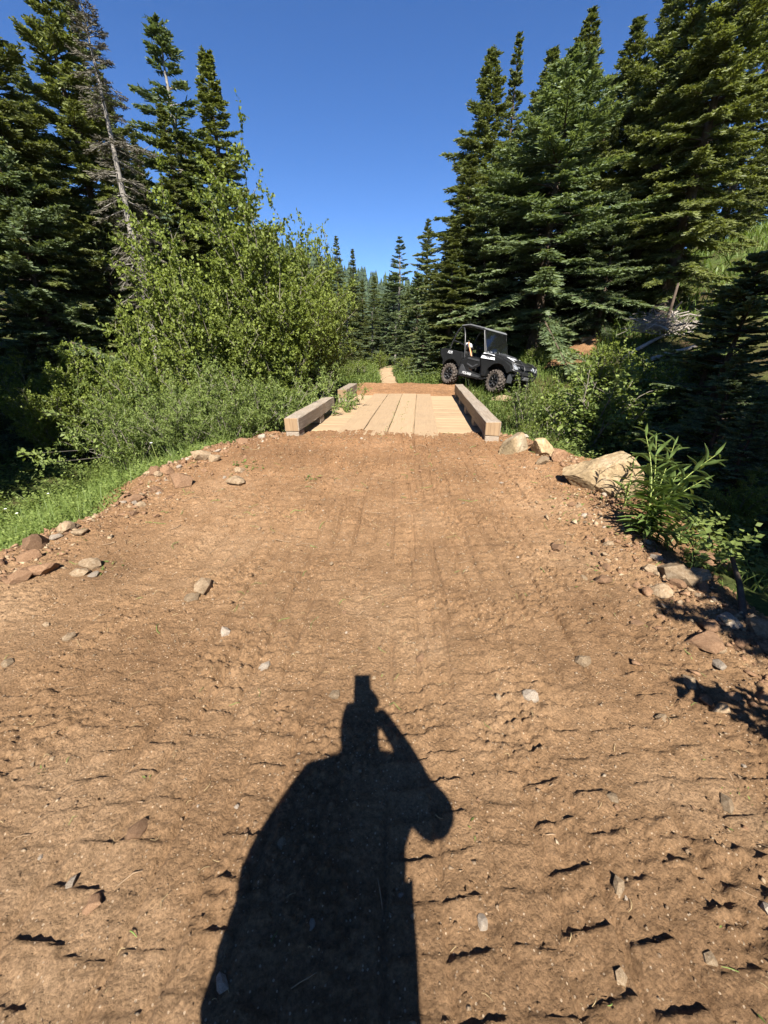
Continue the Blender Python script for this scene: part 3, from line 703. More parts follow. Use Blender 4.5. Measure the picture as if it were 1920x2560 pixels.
# gravel and clods too small to count
def pebbles(name, n, lo, hi, mat, seed, label, cat, edge_bias, lip=False, flat=.65):
    rg = np.random.default_rng(seed); y = .3 + 6.1 * rg.random(n) ** 1.35
    xl = np.interp(y, YL, XL); xr = np.interp(y, YR, XR); u = rg.random(n)
    if edge_bias: u = np.where(rg.random(n) < .5, rg.beta(.5, .5, n), u)
    x = xl + (xr - xl) * u
    if lip:
        off_ = np.abs(rg.normal(0, .32, n)) - .18; left = rg.random(n) < .5; x = np.where(left, xl + off_, xr - off_)
    x = np.clip(x, -1.25 * y - 1, 1.25 * y + 1)
    s = lo + rg.exponential((hi - lo) * .20, n); s = np.minimum(s, hi) * (np.clip(.35 + y * .16, 0, 1) if not lip else 1)
    z = np.maximum(dirt(x, y), terrain(x, y) if lip else -9) + s * .15
    base = np.array([(1, 0, 0), (-1, 0, 0), (0, 1, 0), (0, -1, 0), (0, 0, 1), (0, 0, -1)], float)
    f = np.array([(0, 2, 4), (2, 1, 4), (1, 3, 4), (3, 0, 4), (2, 0, 5), (1, 2, 5), (3, 1, 5), (0, 3, 5)])
    V = base[None] * rg.uniform(.6, 1.3, (n, 6, 1)) + rg.normal(0, .28, (n, 6, 3)); V[:, :, 2] *= flat
    a = rg.uniform(0, 6.28, n); ca, sa = np.cos(a)[:, None], np.sin(a)[:, None]
    V = np.stack([V[:, :, 0] * ca - V[:, :, 1] * sa, V[:, :, 0] * sa + V[:, :, 1] * ca, V[:, :, 2]], -1) * s[:, None, None] + np.stack([x, y, z], 1)[:, None]
    F = (f[None] + (np.arange(n) * 6)[:, None, None]).reshape(-1, 3)
    tag(link(name, mesh_np(name, V.reshape(-1, 3), F), mat, None, 'stuff'), label, cat)
pebbles('gravel', 13000, .0018, .019, 'pebble', 31, 'fine tan gravel scattered over the dirt track', 'gravel', False)
pebbles('dirt_clods', 16000, .002, .022, 'dirt', 32, 'crumbled brown clods of soil on the dirt track', 'soil', True)

pebbles('lip_rubble', 3800, .006, .050, 'rock_red', 33, 'crumbled rubble of brown chips along both lips of the track', 'rubble', False, True)
pebbles('pale_rubble', 1500, .006, .042, 'rock_tan', 34, 'pale broken chips along both lips of the track', 'rubble', False, True)
pebbles('stone_chips', 2600, .005, .022, 'rock_tan', 35, 'thin pale stone chips strewn over the dirt track', 'gravel', False, False, .35)

# boulders at the right bridge corner
def boulder(px, py, w, seed, label, scale=(1, .75, .7), rz=0.0, mat='boulder', lift=0.0):
    bm = bmesh.new(); bmesh.ops.create_icosphere(bm, subdivisions=5, radius=1); rr = random.Random(seed)
    pl = [(Vector((rr.gauss(0, 1), rr.gauss(0, 1), rr.gauss(0, .8))).normalized(), rr.uniform(.42, .74)) for _ in range(12)]
    co = []
    for v in bm.verts:
        for d, k in pl:
            s = v.co.dot(d)
            if s > k: v.co -= d * (s - k) * .97
        co.append(v.co[:])
    co = np.array(co)
    dn = .035 * perlin(co[:, 0] * 3 + seed, co[:, 1] * 3 + co[:, 2] * 2, 3) + .018 * perlin(co[:, 0] * 9 + co[:, 2] * 5, co[:, 1] * 9 - co[:, 2] * 4, 4) - .05 * np.exp(-(perlin(co[:, 0] * 2 + co[:, 2], co[:, 1] * 2 - co[:, 2] + seed, 5) / .05) ** 2)
    for v, d in zip(bm.verts, dn): v.co *= 1 + d; v.co = Vector((v.co.x * scale[0], v.co.y * scale[1], v.co.z * scale[2])) * w
    me = bpy.data.meshes.new('boulder'); bm.to_mesh(me); bm.free(); me.materials.append(M[mat])
    p = hit(px, py); o = link('boulder', me); o.location = (p[0], p[1], float(ground(p[0], p[1])) + w * scale[2] * .28 + lift); o.rotation_euler = (rr.uniform(-.1, .1), rr.uniform(-.1, .1), rz)
    return tag(o, label, 'boulder')
boulder(1478, 1216, .47, 4, 'large ochre boulder with cracked flat faces beside the fireweed', (1.0, .62, .78), -.75)
boulder(1280, 1126, .33, 9, 'pale grey and tan boulder against the bridge curb end', (1.0, .7, .6), .2)
boulder(1355, 1134, .27, 12, 'ochre boulder between the bridge corner and the large boulder', (1.0, .8, .6), .5)
boulder(1395, 1150, .16, 15, 'brown rock wedged below the large ochre boulder', (1.0, .8, .7), .9, 'rock_red')
boulder(1250, 1003, .34, 17, 'cream rock pile stone in grass beside the bridge', (1.4, .8, .45), .4, 'rock_tan')
boulder(1470, 852, .30, 19, 'tan rock lying on the bare slope path', (1.1, .8, .6), .4, 'rock_tan')
# ================================================================== SIDE-BY-SIDE OFF-ROAD VEHICLE
M['plastic'] = simple('black_plastic', (0.013, 0.0135, 0.014), 0.42, 0, 0.3, 0.2, 8)
M['plastic_grey'] = simple('grey_plastic', (0.045, 0.047, 0.050), 0.5, 0, 0.4, 0.2, 8)
M['cage'] = simple('cage_tube', (0.018, 0.018, 0.019), 0.35, 0, 0.5, 0.1, 8)
M['tyre'] = simple('dusty_tyre', (0.075, 0.062, 0.052), 0.9, 0, 0.2, 0.45, 9)
M['rim'] = simple('black_rim', (0.02, 0.02, 0.021), 0.4, 0.3, 0.5, 0.2, 8)
M['white'] = simple('white_panel', (0.72, 0.73, 0.74), 0.4, 0, 0.5, 0.05, 8)
M['roof'] = simple('dusty_roof', (0.16, 0.165, 0.17), 0.35, 0, 0.5, 0.15, 6)
M['letter'] = simple('pale_lettering', (0.60, 0.61, 0.62), 0.5, 0, 0.4, 0.05, 8)
M['letter_dark'] = simple('dark_lettering', (0.02, 0.02, 0.025), 0.5, 0, 0.4, 0.05, 8)
M['seat'] = simple('black_seat', (0.022, 0.021, 0.021), 0.7, 0, 0.3, 0.2, 12)
M['amber'] = simple('amber_lens', (0.65, 0.33, 0.02), 0.2, 0, 0.6, 0.05, 8)
M['red'] = simple('red_lens', (0.20, 0.03, 0.02), 0.25, 0, 0.6, 0.05, 8)
M['lens'] = simple('lamp_lens', (0.35, 0.37, 0.40), 0.1, 0.2, 0.8, 0.1, 8)
M['orange'] = simple('orange_handle', (0.62, 0.27, 0.13), 0.5, 0, 0.4, 0.1, 10)
M['steel'] = simple('spring_steel', (0.28, 0.28, 0.29), 0.4, 0.7, 0.5, 0.1, 10)
M['belly'] = simple('skid_plate', (0.02, 0.02, 0.02), 0.7, 0, 0.3, 0.2, 8)
def glass_material():
    m, nt, N, L, b = new_mat('dusty_windshield')
    tr = N.new('ShaderNodeBsdfTransparent'); tr.inputs[0].default_value = (.28, .33, .40, 1)
    gl = N.new('ShaderNodeBsdfGlossy'); gl.inputs['Roughness'].default_value = .06; gl.inputs[0].default_value = (.9, .95, 1, 1)
    lw = N.new('ShaderNodeFresnel'); lw.inputs[0].default_value = 1.75
    mx = N.new('ShaderNodeMixShader'); L.new(lw.outputs[0], mx.inputs[0]); L.new(tr.outputs[0], mx.inputs[1]); L.new(gl.outputs[0], mx.inputs[2])
    df = N.new('ShaderNodeBsdfDiffuse'); df.inputs[0].default_value = (.42, .44, .46, 1)
    tc = N.new('ShaderNodeTexCoord'); n = noise_node(N, L, 14, 8, .75, tc.outputs['Object'])
    sx = N.new('ShaderNodeSeparateXYZ'); L.new(tc.outputs['Object'], sx.inputs[0])
    mr = N.new('ShaderNodeMapRange'); mr.inputs[1].default_value = 1.08; mr.inputs[2].default_value = 1.32; mr.inputs[3].default_value = .22; mr.inputs[4].default_value = -.12
    L.new(sx.outputs[2], mr.inputs[0])
    ad = N.new('ShaderNodeMath'); ad.operation = 'ADD'; L.new(n.outputs[0], ad.inputs[0]); L.new(mr.outputs[0], ad.inputs[1])
    r = ramp_node(N, [(.64, (.01, .01, .01)), (.76, (.6, .6, .6))]); L.new(ad.outputs[0], r.inputs[0])
    m2 = N.new('ShaderNodeMixShader'); L.new(r.outputs[0], m2.inputs[0]); L.new(mx.outputs[0], m2.inputs[1]); L.new(df.outputs[0], m2.inputs[2])
    L.new(m2.outputs[0], N['Material Output'].inputs['Surface']); return m
M['glass'] = glass_material()

def prism(name, prof, y0, y1, mat, parent, bevel=.012, taper=1.0, smooth=False):
    """profile in x,z pushed from y0 to y1"""
    bm = bmesh.new(); cx = sum(p[0] for p in prof) / len(prof); cz = sum(p[1] for p in prof) / len(prof)
    a = [bm.verts.new((p[0], y0, p[1])) for p in prof]
    b = [bm.verts.new((cx + (p[0] - cx) * taper, y1, cz + (p[1] - cz) * taper)) for p in prof]
    bm.faces.new(a); bm.faces.new(list(reversed(b))); n = len(prof)
    for i in range(n): bm.faces.new([a[i], b[i], b[(i + 1) % n], a[(i + 1) % n]])
    bmesh.ops.recalc_face_normals(bm, faces=bm.faces)
    if bevel: bmesh.ops.bevel(bm, geom=list(bm.edges), offset=bevel, segments=2, affect='EDGES', profile=.6, clamp_overlap=True)
    bmesh.ops.recalc_face_normals(bm, faces=bm.faces)
    me = bpy.data.meshes.new(name); bm.to_mesh(me); bm.free()
    return link(name, me, mat, parent)
def tube_obj(name, paths, rad, mat, parent, sides=8, smooth_n=5):
    P = []
    for path in paths:
        p = np.array(path, float)
        if len(p) > 2 and smooth_n:
            t = np.linspace(0, len(p) - 1, (len(p) - 1) * smooth_n + 1); i = np.minimum(t.astype(int), len(p) - 2); f = (t - i)[:, None]
            p0 = p[np.maximum(i - 1, 0)]; p1 = p[i]; p2 = p[i + 1]; p3 = p[np.minimum(i + 2, len(p) - 1)]
            p = .5 * ((2 * p1) + (p2 - p0) * f + (2 * p0 - 5 * p1 + 4 * p2 - p3) * f ** 2 + (-p0 + 3 * p1 - 3 * p2 + p3) * f ** 3)
        P.append((p, rad))
    V, F = tubes(P, sides)
    return link(name, mesh_np(name, V, F, None, True), mat, parent)
def panel(name, pts, thick, mat, parent, bevel=.004):
    bm = bmesh.new(); vs = [bm.verts.new(p) for p in pts]; f = bm.faces.new(vs); f.normal_update(); nn = f.normal.copy()
    r = bmesh.ops.extrude_face_region(bm, geom=[f])
    for v in [g for g in r['geom'] if isinstance(g, bmesh.types.BMVert)]: v.co += nn * thick
    bmesh.ops.recalc_face_normals(bm, faces=bm.faces)
    if bevel: bmesh.ops.bevel(bm, geom=list(bm.edges), offset=bevel, segments=1, affect='EDGES', clamp_overlap=True)
    me = bpy.data.meshes.new(name); bm.to_mesh(me); bm.free(); return link(name, me, mat, parent)
def lettering(text, size, mat, parent, mw, bold=0.0, ext=.002, shear=.25):
    cu = bpy.data.curves.new('lettering', 'FONT'); cu.body = text; cu.size = size; cu.extrude = ext; cu.shear = shear; cu.offset = bold; cu.align_x = 'CENTER'; cu.align_y = 'CENTER'
    t = bpy.data.objects.new('tmp', cu); COL.objects.link(t); bpy.context.view_layer.update()
    me = bpy.data.meshes.new_from_object(t.evaluated_get(bpy.context.evaluated_depsgraph_get()))
    bpy.data.objects.remove(t); bpy.data.curves.remove(cu)
    me.materials.clear(); o = link('lettering', me, mat, parent); o.matrix_local = mw; return o
def frame(o, xa, ya):
    """matrix with text x along xa and text y along ya at o"""
    xa = Vector(xa).normalized(); ya = Vector(ya); za = xa.cross(ya).normalized(); ya = za.cross(xa)
    m = Matrix((xa, ya, za)).transposed().to_4x4(); m.translation = Vector(o); return m
R_T = .33
def lathe(prof, n=40):
    """profile of (radius, y) turned about the y axis"""
    a = np.arange(n) * 2 * math.pi / n; p = np.array(prof)
    V = np.stack([p[:, 0][:, None] * np.cos(a), np.repeat(p[:, 1][:, None], n, 1), p[:, 0][:, None] * np.sin(a)], -1).reshape(-1, 3)
    k = len(p); i = np.arange(k - 1)[:, None] * n; j = np.arange(n)[None]; j2 = (j + 1) % n
    return V, np.stack([i + j, i + n + j, i + n + j2, i + j2], -1).reshape(-1, 4)
def wheel_meshes():
    V, F = lathe([(.185, -.10), (.215, -.125), (.265, -.135), (.295, -.125), (.305, -.07), (.308, 0), (.305, .07), (.295, .125), (.265, .135), (.215, .125), (.185, .10)])
    VV, FF, off = [V], [F], len(V)
    cube = np.array([(x, y, z) for x in (-.5, .5) for y in (-.5, .5) for z in (-.5, .5)]); cf = np.array([(0, 1, 3, 2), (4, 6, 7, 5), (0, 4, 5, 1), (2, 3, 7, 6), (0, 2, 6, 4), (1, 5, 7, 3)])
    for k in range(18):
        for (yy, wl, wt, sk, da, rr_) in ((-.105, .075, .05, .25, 0, .303), (-.035, .07, .045, -.5, .5, .317), (.035, .07, .045, .5, 0, .317), (.105, .075, .05, -.25, .5, .303), (-.128, .03, .055, 0, 0, .285), (.128, .03, .055, 0, .5, .285)):
            a = (k + da) * 2 * math.pi / 18; c = cube * np.array([wt, wl, .028]); c = c.copy(); c[:, 0] += c[:, 1] * sk
            x = c[:, 0]; z = c[:, 2] + rr_
            VV.append(np.stack([x * math.cos(a) + z * math.sin(a), c[:, 1] + yy, -x * math.sin(a) + z * math.cos(a)], 1)); FF.append(cf + off); off += 8
    ty = mesh_np('tyre', np.concatenate(VV), np.concatenate(FF)); ty.materials.append(M['tyre'])
    V, F = lathe([(.19, -.10), (.195, -.115), (.175, -.118), (.165, -.07), (.06, -.055), (.055, -.09), (.001, -.092)], 32)
    VV, FF, off = [V], [F], len(V)
    for k in range(7):
        a = k * 2 * math.pi / 7; c = cube * np.array([.032, .03, .13]); x = c[:, 0] * (1 + (c[:, 2] > 0) * .5); z = c[:, 2] + .115
        VV.append(np.stack([x * math.cos(a) + z * math.sin(a), c[:, 1] - .095, -x * math.sin(a) + z * math.cos(a)], 1)); FF.append(cf + off); off += 8
    ri = mesh_np('rim', np.concatenate(VV), np.concatenate(FF)); ri.materials.append(M['rim'])
    return ty, ri
TY, RI = wheel_meshes()
utv = empty('off_road_buggy'); tag(utv, 'black two-seat off-road buggy with roll cage and white roof parked on grass', 'off-road vehicle')
for (wx, wy, st) in ((0, -.60, 0), (2.0, -.60, -.16), (0, .60, 0), (2.0, .60, -.16)):
    w = empty('wheel', (wx, wy, R_T)); w.parent = utv; w.rotation_euler = (0, 0, st + (math.pi if wy > 0 else 0))
    link('tyre', TY, None, w); link('rim', RI, None, w)
prism('skid_plate', [(.2, .30), (1.75, .30), (2.35, .42), (2.35, .50), (.2, .42)], -.42, .42, 'belly', utv, .01)
prism('engine_block', [(-.35, .36), (.35, .34), (.35, .75), (-.35, .78)], -.34, .34, 'belly', utv, .03)
for s in (-1, 1):
    a, b = sorted((s * .66, s * .46))
    prism('rocker_panel', [(.36, .33), (1.50, .30), (1.60, .36), (1.48, .44), (1.02, .49), (.78, .60), (.60, .80), (.48, .84), (.40, .62)], a, b, 'plastic', utv, .015)
    a, b = sorted((s * .675, s * .655))
    prism('rocker_trim', [(.46, .38), (1.34, .35), (1.40, .40), (1.0, .455), (.74, .50), (.56, .68), (.50, .68), (.44, .50)], a, b, 'plastic_grey', utv, .006)
    # front fender with arch
    a, b = sorted((s * .70, s * .40))
    arch = [(2.0 + .43 * math.cos(t), .40 + .43 * math.sin(t)) for t in np.linspace(math.radians(28), math.radians(150), 9)]
    prism('front_fender', [(2.52, .66), (2.48, .80), (2.25, .92), (1.85, 1.02), (1.50, 1.07), (1.30, 1.06), (1.26, .95), (1.36, .70), (1.46, .42), (1.58, .42)] + arch[::-1], a, b, 'plastic', utv, .014)
    a, b = sorted((s * .64, s * .47))
    prism('footwell_panel', [(1.34, .42), (1.52, .40), (1.46, .85), (1.34, .98), (1.24, .95)], a, b, 'plastic_grey', utv, .02)
    # rear fender and bed side
    arch = [(0 + .42 * math.cos(t), .36 + .43 * math.sin(t)) for t in np.linspace(math.radians(30), math.radians(155), 9)]
    a, b = sorted((s * .68, s * .44))
    prism('rear_fender', [(.38, .60), (.46, .86), (.44, 1.02), (.10, 1.06), (-.45, 1.10), (-.62, 1.06), (-.58, .88), (-.42, .74)] + arch[::-1], a, b, 'plastic', utv, .016)
    a, b = sorted((s * .665, s * .63))
    prism('door', [(.60, .66), (.98, .56), (1.30, .70), (1.32, .92), (1.05, .93), (.62, .97), (.54, .86)], a, b, 'plastic', utv, .012)
    a, b = sorted((s * .675, s * .66))
    d = prism('door_trim', [(.70, .86), (1.22, .82), (1.24, .87), (.72, .91)], a, b, 'plastic_grey', utv, .004)
    prism('door_trim', [(.72, .70), (.98, .62), (1.20, .72), (1.16, .75), (.98, .66), (.74, .74)], a, b, 'plastic_grey', utv, .003)
    # roll cage side
    tube_obj('cage_tube', [[(.52, s * .60, .80), (.42, s * .59, 1.20), (.26, s * .55, 1.62), (.10, s * .50, 1.80)]], .024, 'cage', utv)
    tube_obj('cage_tube', [[(-.30, s * .55, 1.05), (-.22, s * .54, 1.35), (-.08, s * .52, 1.68), (.10, s * .50, 1.80), (.40, s * .52, 1.83), (.98, s * .53, 1.745), (1.08, s * .545, 1.64), (1.30, s * .58, 1.10)]], .024, 'cage', utv)
    tube_obj('cage_tube', [[(-.20, s * .54, 1.38), (.40, s * .59, 1.25)]], .016, 'cage', utv, 8, 0)
    # suspension
    tube_obj('suspension_arm', [[(1.9, s * .22, .40), (2.0, s * .52, .33)], [(2.15, s * .22, .40), (2.0, s * .52, .33)], [(0, s * .2, .42), (0, s * .52, .33)]], .018, 'cage', utv, 6, 0)
    hel = [(2.0 + .035 * math.cos(t), s * (.46 - .008 * t / 2) + .0, .42 + .011 * t + .01 * math.sin(t)) for t in np.linspace(0, 40, 160)]
    tube_obj('shock_spring', [hel], .007, 'steel', utv, 5, 0)
    prism('mud_flap', [(2.40, .34), (2.44, .34), (2.46, .62), (2.40, .64)], *sorted((s * .62, s * .42)), 'plastic_grey', utv, .005)
    lm = prism('marker_lamp', [(2.40, .66), (2.47, .66), (2.46, .71), (2.40, .71)], *sorted((s * .60, s * .50)), 'amber', utv, .008)
    hl = prism('headlight', [(2.38, .80), (2.54, .73), (2.53, .80), (2.40, .88)], *sorted((s * .54, s * .30)), 'lens', utv, .01)
    prism('tail_light', [(-.63, .90), (-.60, .86), (-.59, 1.02), (-.63, 1.02)], *sorted((s * .62, s * .50)), 'red', utv, .006)
prism('hood', [(1.26, .92), (1.30, 1.10), (1.50, 1.12), (2.05, 1.02), (2.48, .86), (2.56, .72), (2.52, .56), (2.30, .50), (1.40, .60)], -.41, .41, 'plastic', utv, .03)
prism('hood_scoop', [(1.52, 1.10), (1.60, 1.145), (1.95, 1.085), (2.05, 1.03)], -.17, .17, 'plastic_grey', utv, .012)
g = prism('grille', [(2.545, .60), (2.575, .60), (2.58, .78), (2.55, .79)], -.27, .27, 'belly', utv, .006)
for k in range(5):
    z = .625 + k * .034; prism('grille_slat', [(2.575, z), (2.588, z), (2.588, z + .012), (2.575, z + .012)], -.25, .25, 'plastic_grey', utv, .002)
for k in range(6):
    y = -.22 + k * .088; prism('grille_slat', [(2.576, .61), (2.586, .61), (2.588, .78), (2.578, .78)], y - .006, y + .006, 'plastic_grey', utv, .001)
prism('winch', [(2.54, .47), (2.68, .47), (2.70, .56), (2.56, .57)], -.16, .16, 'steel', utv, .02)
# brush guard
tube_obj('bumper_tube', [[(2.35, -.34, .42), (2.66, -.33, .50), (2.72, -.32, .78), (2.50, -.30, .95)], [(2.35, .34, .42), (2.66, .33, .50), (2.72, .32, .78), (2.50, .30, .95)]], .02, 'cage', utv)
tube_obj('bumper_tube', [[(2.30, -.66, .80), (2.55, -.60, .70), (2.70, -.33, .66), (2.73, 0, .66), (2.70, .33, .66), (2.55, .60, .70), (2.30, .66, .80)]], .02, 'cage', utv)
tube_obj('bumper_tube', [[(2.10, -.64, .99), (2.42, -.58, .90), (2.66, -.32, .86), (2.69, 0, .87), (2.66, .32, .86), (2.42, .58, .90), (2.10, .64, .99)]], .018, 'cage', utv)
tube_obj('bumper_tube', [[(2.55, -.60, .70), (2.42, -.58, .90)], [(2.55, .60, .70), (2.42, .58, .90)]], .016, 'cage', utv, 8, 0)
# cabin
prism('dashboard', [(1.10, .82), (1.34, .70), (1.34, 1.10), (1.16, 1.06)], -.56, .56, 'plastic', utv, .03)
prism('cabin_floor', [(.45, .36), (1.40, .36), (1.40, .40), (.45, .40)], -.55, .55, 'belly', utv, .005)
prism('rear_bulkhead', [(.22, .42), (.30, .42), (.24, 1.06), (.18, 1.06)], -.5, .5, 'plastic', utv, .01)
prism('cargo_bed', [(-.58, .84), (.18, .84), (.18, .92), (-.58, .92)], -.46, .46, 'plastic', utv, .01)
prism('tailgate', [(-.60, .88), (-.56, .88), (-.56, 1.06), (-.60, 1.06)], -.46, .46, 'plastic', utv, .008)
for s in (-1, 1):
    st = empty('seat', (0, s * .28, 0)); st.parent = utv
    prism('cushion', [(.40, .52), (.86, .50), (.90, .62), (.42, .62)], -.21, .21, 'seat', st, .04)
    prism('backrest', [(.36, .56), (.50, .58), (.38, 1.10), (.25, 1.10)], -.20, .20, 'seat', st, .05)
    hr = prism('headrest', [(.25, 1.10), (.39, 1.10), (.345, 1.30), (.22, 1.30)], -.12, .12, 'seat', st, .05)
    if s < 0:
        prism('headrest_cap', [(.265, 1.235), (.385, 1.225), (.365, 1.345), (.225, 1.355)], -.122, .122, 'white', st, .04)
tube_obj('steering_wheel', [[(1.02 + .10 * math.cos(t), .28 + .17 * math.sin(t), 1.02 + .12 * math.cos(t)) for t in np.linspace(0, 6.283, 25)]], .016, 'cage', utv, 6, 0)
tube_obj('steering_column', [[(1.02, .28, 1.02), (1.22, .28, .92)]], .025, 'cage', utv, 6, 0)
tube_obj('cage_tube', [[(.10, -.50, 1.80), (.10, .50, 1.80)], [(.98, -.53, 1.745), (.98, .53, 1.745)], [(.42, -.59, 1.2), (.42, .59, 1.2)], [(-.22, -.54, 1.35), (-.22, .54, 1.35)]], .022, 'cage', utv, 8, 0)
tube_obj('cage_tube', [[(.40, -.52, 1.82), (.10, .2, 1.80)], [(.40, .52, 1.82), (.10, -.2, 1.80)]], .014, 'cage', utv, 8, 0)
rf = prism('roof', [(.06, 1.818), (.40, 1.855), (1.02, 1.775), (1.10, 1.745), (1.10, 1.765), (1.04, 1.80), (.42, 1.885), (.05, 1.845)], -.55, .55, 'roof', utv, .006)
ws = panel('windshield', [(1.345, -.56, 1.10), (1.345, .56, 1.10), (1.075, .535, 1.735), (1.075, -.535, 1.735)], .008, 'glass', utv, 0)
tube_obj('windshield_frame', [[(1.345, -.56, 1.10), (1.345, .56, 1.10), (1.075, .535, 1.735), (1.075, -.535, 1.735), (1.345, -.56, 1.10)]], .012, 'cage', utv, 6, 0)
# white number panels and lettering
for s in (-1, 1):
    # panel lies on the front fender shoulder, facing out and up
    p = [(1.30, s * .715, .925), (1.86, s * .715, .905), (1.78, s * .66, 1.05), (1.34, s * .66, 1.09)]
    if s > 0: p = p[::-1]
    panel('number_panel', p, .012, 'white', utv, .003)
    if s < 0: lettering('900', .15, 'letter_dark', utv, frame((1.57, -.708, 1.005), (1, 0, -.07), (0, .5, 1)), .002, .003)
    else: lettering('900', .15, 'letter_dark', utv, frame((1.57, .708, 1.005), (-1, 0, .07), (0, -.5, 1)), .002, .003)
lettering('POLARIS', .105, 'letter', utv, frame((.80, -.679, .425), (1, 0, -.06), (0, 0, 1)), .0025, .002)
lettering('POLARIS', .105, 'letter', utv, frame((.80, .679, .425), (-1, 0, .06), (0, 0, 1)), .0025, .002)
lettering('RZR', .12, 'letter', utv, frame((-.12, -.688, .99), (1, 0, -.05), (0, .1, 1)), .001, .002)
lettering('RZR', .16, 'letter', utv, frame((2.12, -.18, 1.018), (0, 1, 0), (-1, 0, .33)), .003, .002)
panel('hood_stripe', [(1.98, -.33, 1.052), (2.28, -.36, .952), (2.30, -.30, .946), (2.02, -.22, 1.042)], .006, 'letter', utv, .001)
# place it
UTV_H = math.radians(-54)
utv.scale = (.95, .95, .98)
utv.location = (2.60, 13.85, 0.22); utv.rotation_euler = Euler((math.radians(-8), math.radians(3.5), UTV_H), 'XYZ')
# orange handled tool leaning across the cab
mw = Matrix.LocRotScale(utv.location, utv.rotation_euler, utv.scale)
tool = empty('long_handled_tool', mw @ Vector((.92, -.40, .42))); tag(tool, 'orange long-handled tool leaning across the buggy seat', 'tool')
pth = [(mw @ Vector(p)) - tool.location for p in ((.92, -.40, .42), (.72, -.43, .82), (.42, -.46, 1.36))]
V, F = capped_tube([tuple(p) for p in pth], np.array([.024, .022, .022]), 8); link('handle', mesh_np('handle', V, F, None, True), 'orange', tool)
V, F = capped_tube([tuple(pth[2]), tuple(pth[2] + (pth[2] - pth[1]).normalized() * .05)], np.array([.03, .03]), 8); link('grip', mesh_np('grip', V, F, None, True), 'plastic', tool)

# ================================================================== PHOTOGRAPHER (stands behind the lens; only the shadow is in view)
M['skin'] = simple('skin', (0.50, 0.31, 0.22), 0.5, 0, 0.4, 0.08, 20)
M['shirt'] = simple('shirt_cloth', (0.12, 0.15, 0.20), 0.9, 0, 0.1, 0.1, 30)
M['trousers'] = simple('trouser_cloth', (0.16, 0.14, 0.10), 0.9, 0, 0.1, 0.1, 30)
M['hair'] = simple('hair', (0.05, 0.035, 0.022), 0.6, 0, 0.3, 0.2, 40)
M['boot'] = simple('boot_leather', (0.07, 0.045, 0.03), 0.6, 0, 0.3, 0.2, 20)
M['phone'] = simple('phone_case', (0.02, 0.02, 0.022), 0.4, 0, 0.5, 0.1, 20)
def skin_mesh(name, chains, root=0, sub=2):
    """chains: lists of (x,y,z,r) sharing joints by identical coordinates"""
    verts, rad, edges, key = [], [], [], {}
    for ch in chains:
        prev = None
        for (x, y, z, r) in ch:
            k = (round(x, 4), round(y, 4), round(z, 4))
            if k not in key: key[k] = len(verts); verts.append((x, y, z)); rad.append(r)
            if prev is not None: edges.append((prev, key[k]))
            prev = key[k]
    me = bpy.data.meshes.new(name); me.from_pydata(verts, edges, []); o = bpy.data.objects.new('tmp', me); COL.objects.link(o)
    o.modifiers.new('s', 'SKIN').use_smooth_shade = True
    for v, r in zip(me.skin_vertices[0].data, rad): v.radius = (r, r) if not isinstance(r, tuple) else r
    me.skin_vertices[0].data[root].use_root = True
    ss = o.modifiers.new('b', 'SUBSURF'); ss.levels = sub; ss.render_levels = sub
    bpy.context.view_layer.update()
    out = bpy.data.meshes.new_from_object(o.evaluated_get(bpy.context.evaluated_depsgraph_get())); bpy.data.objects.remove(o); out.name = name
    return out
PX, PY = -.07, -.42
person = empty('person', (PX, PY, float(dirt(PX, PY)))); tag(person, 'person in dark shirt holding up a phone with the right hand to photograph', 'person')
pel = (0, 0, .98, .135); che = (.07, .02, 1.33, .135); nec = (.075, .04, 1.46, .058); hb = (.07, .065, 1.535, .092)
wr = (.125, .345, 1.385, .030); wl_ = (-.30, .07, .86, .030)
body = [[pel, (.03, .005, 1.12, .125), che, nec, hb, (.068, .075, 1.615, .104), (.075, .07, 1.68, .062)],
        [che, (.245, .03, 1.37, .062), (.330, .17, 1.10, .045), (.235, .27, 1.25, .040), wr],
        [che, (-.115, .015, 1.38, .065), (-.235, 0, 1.12, .055), wl_],
        [pel, (-.10, 0, .90, .095), (-.13, .03, .50, .062), (-.14, -.01, .09, .045), (-.145, .12, .045, .04)],
        [pel, (.10, 0, .90, .095), (.12, .03, .50, .062), (.12, -.01, .09, .045), (.13, .12, .045, .04)],
        [hb, (.075, .165, 1.575, .016)]]
link('body', skin_mesh('body', body), 'skin', person)
def hand(name, w, d, up, side, curl, parent):
    """palm and five fingers from the wrist w; d towards the fingers, side towards the thumb"""
    w = Vector(w[:3]); d = Vector(d).normalized(); up = Vector(up).normalized(); side = Vector(side).normalized()
    pc = w + d * .05; ch = [[(*w, .024), (*pc, .026), (*(w + d * .085), .022)]]
    for k, (o_, l) in enumerate(((.028, .068), (.010, .076), (-.010, .070), (-.028, .055))):
        a = w + d * .085 + side * o_; p = [(*(w + d * .085), .022), (*a, .0095)]; cur = a; ang = 0
        for seg in (.45, .32, .23):
            ang += curl; cur = cur + (d * math.cos(ang) + up * math.sin(ang)) * l * seg; p.append((*cur, .0085))
        ch.append(p)
    t0 = w + d * .03 + side * .03; t1 = t0 + (d * .6 + side * .7).normalized() * .035; t2 = t1 + (d * .9 + up * .4).normalized() * .028
    ch.append([(*pc, .026), (*t0, .013), (*t1, .011), (*t2, .009)])
    return link(name, skin_mesh(name, ch, 1, 1), 'skin', parent)
hand('hand', wr, (-.16, .14, .30), (-.9, .3, -.1), (.1, -.2, .6), .45, person)
hand('hand', wl_, (-.1, .05, -1), (.6, .2, 0), (0, .9, 0), .3, person)
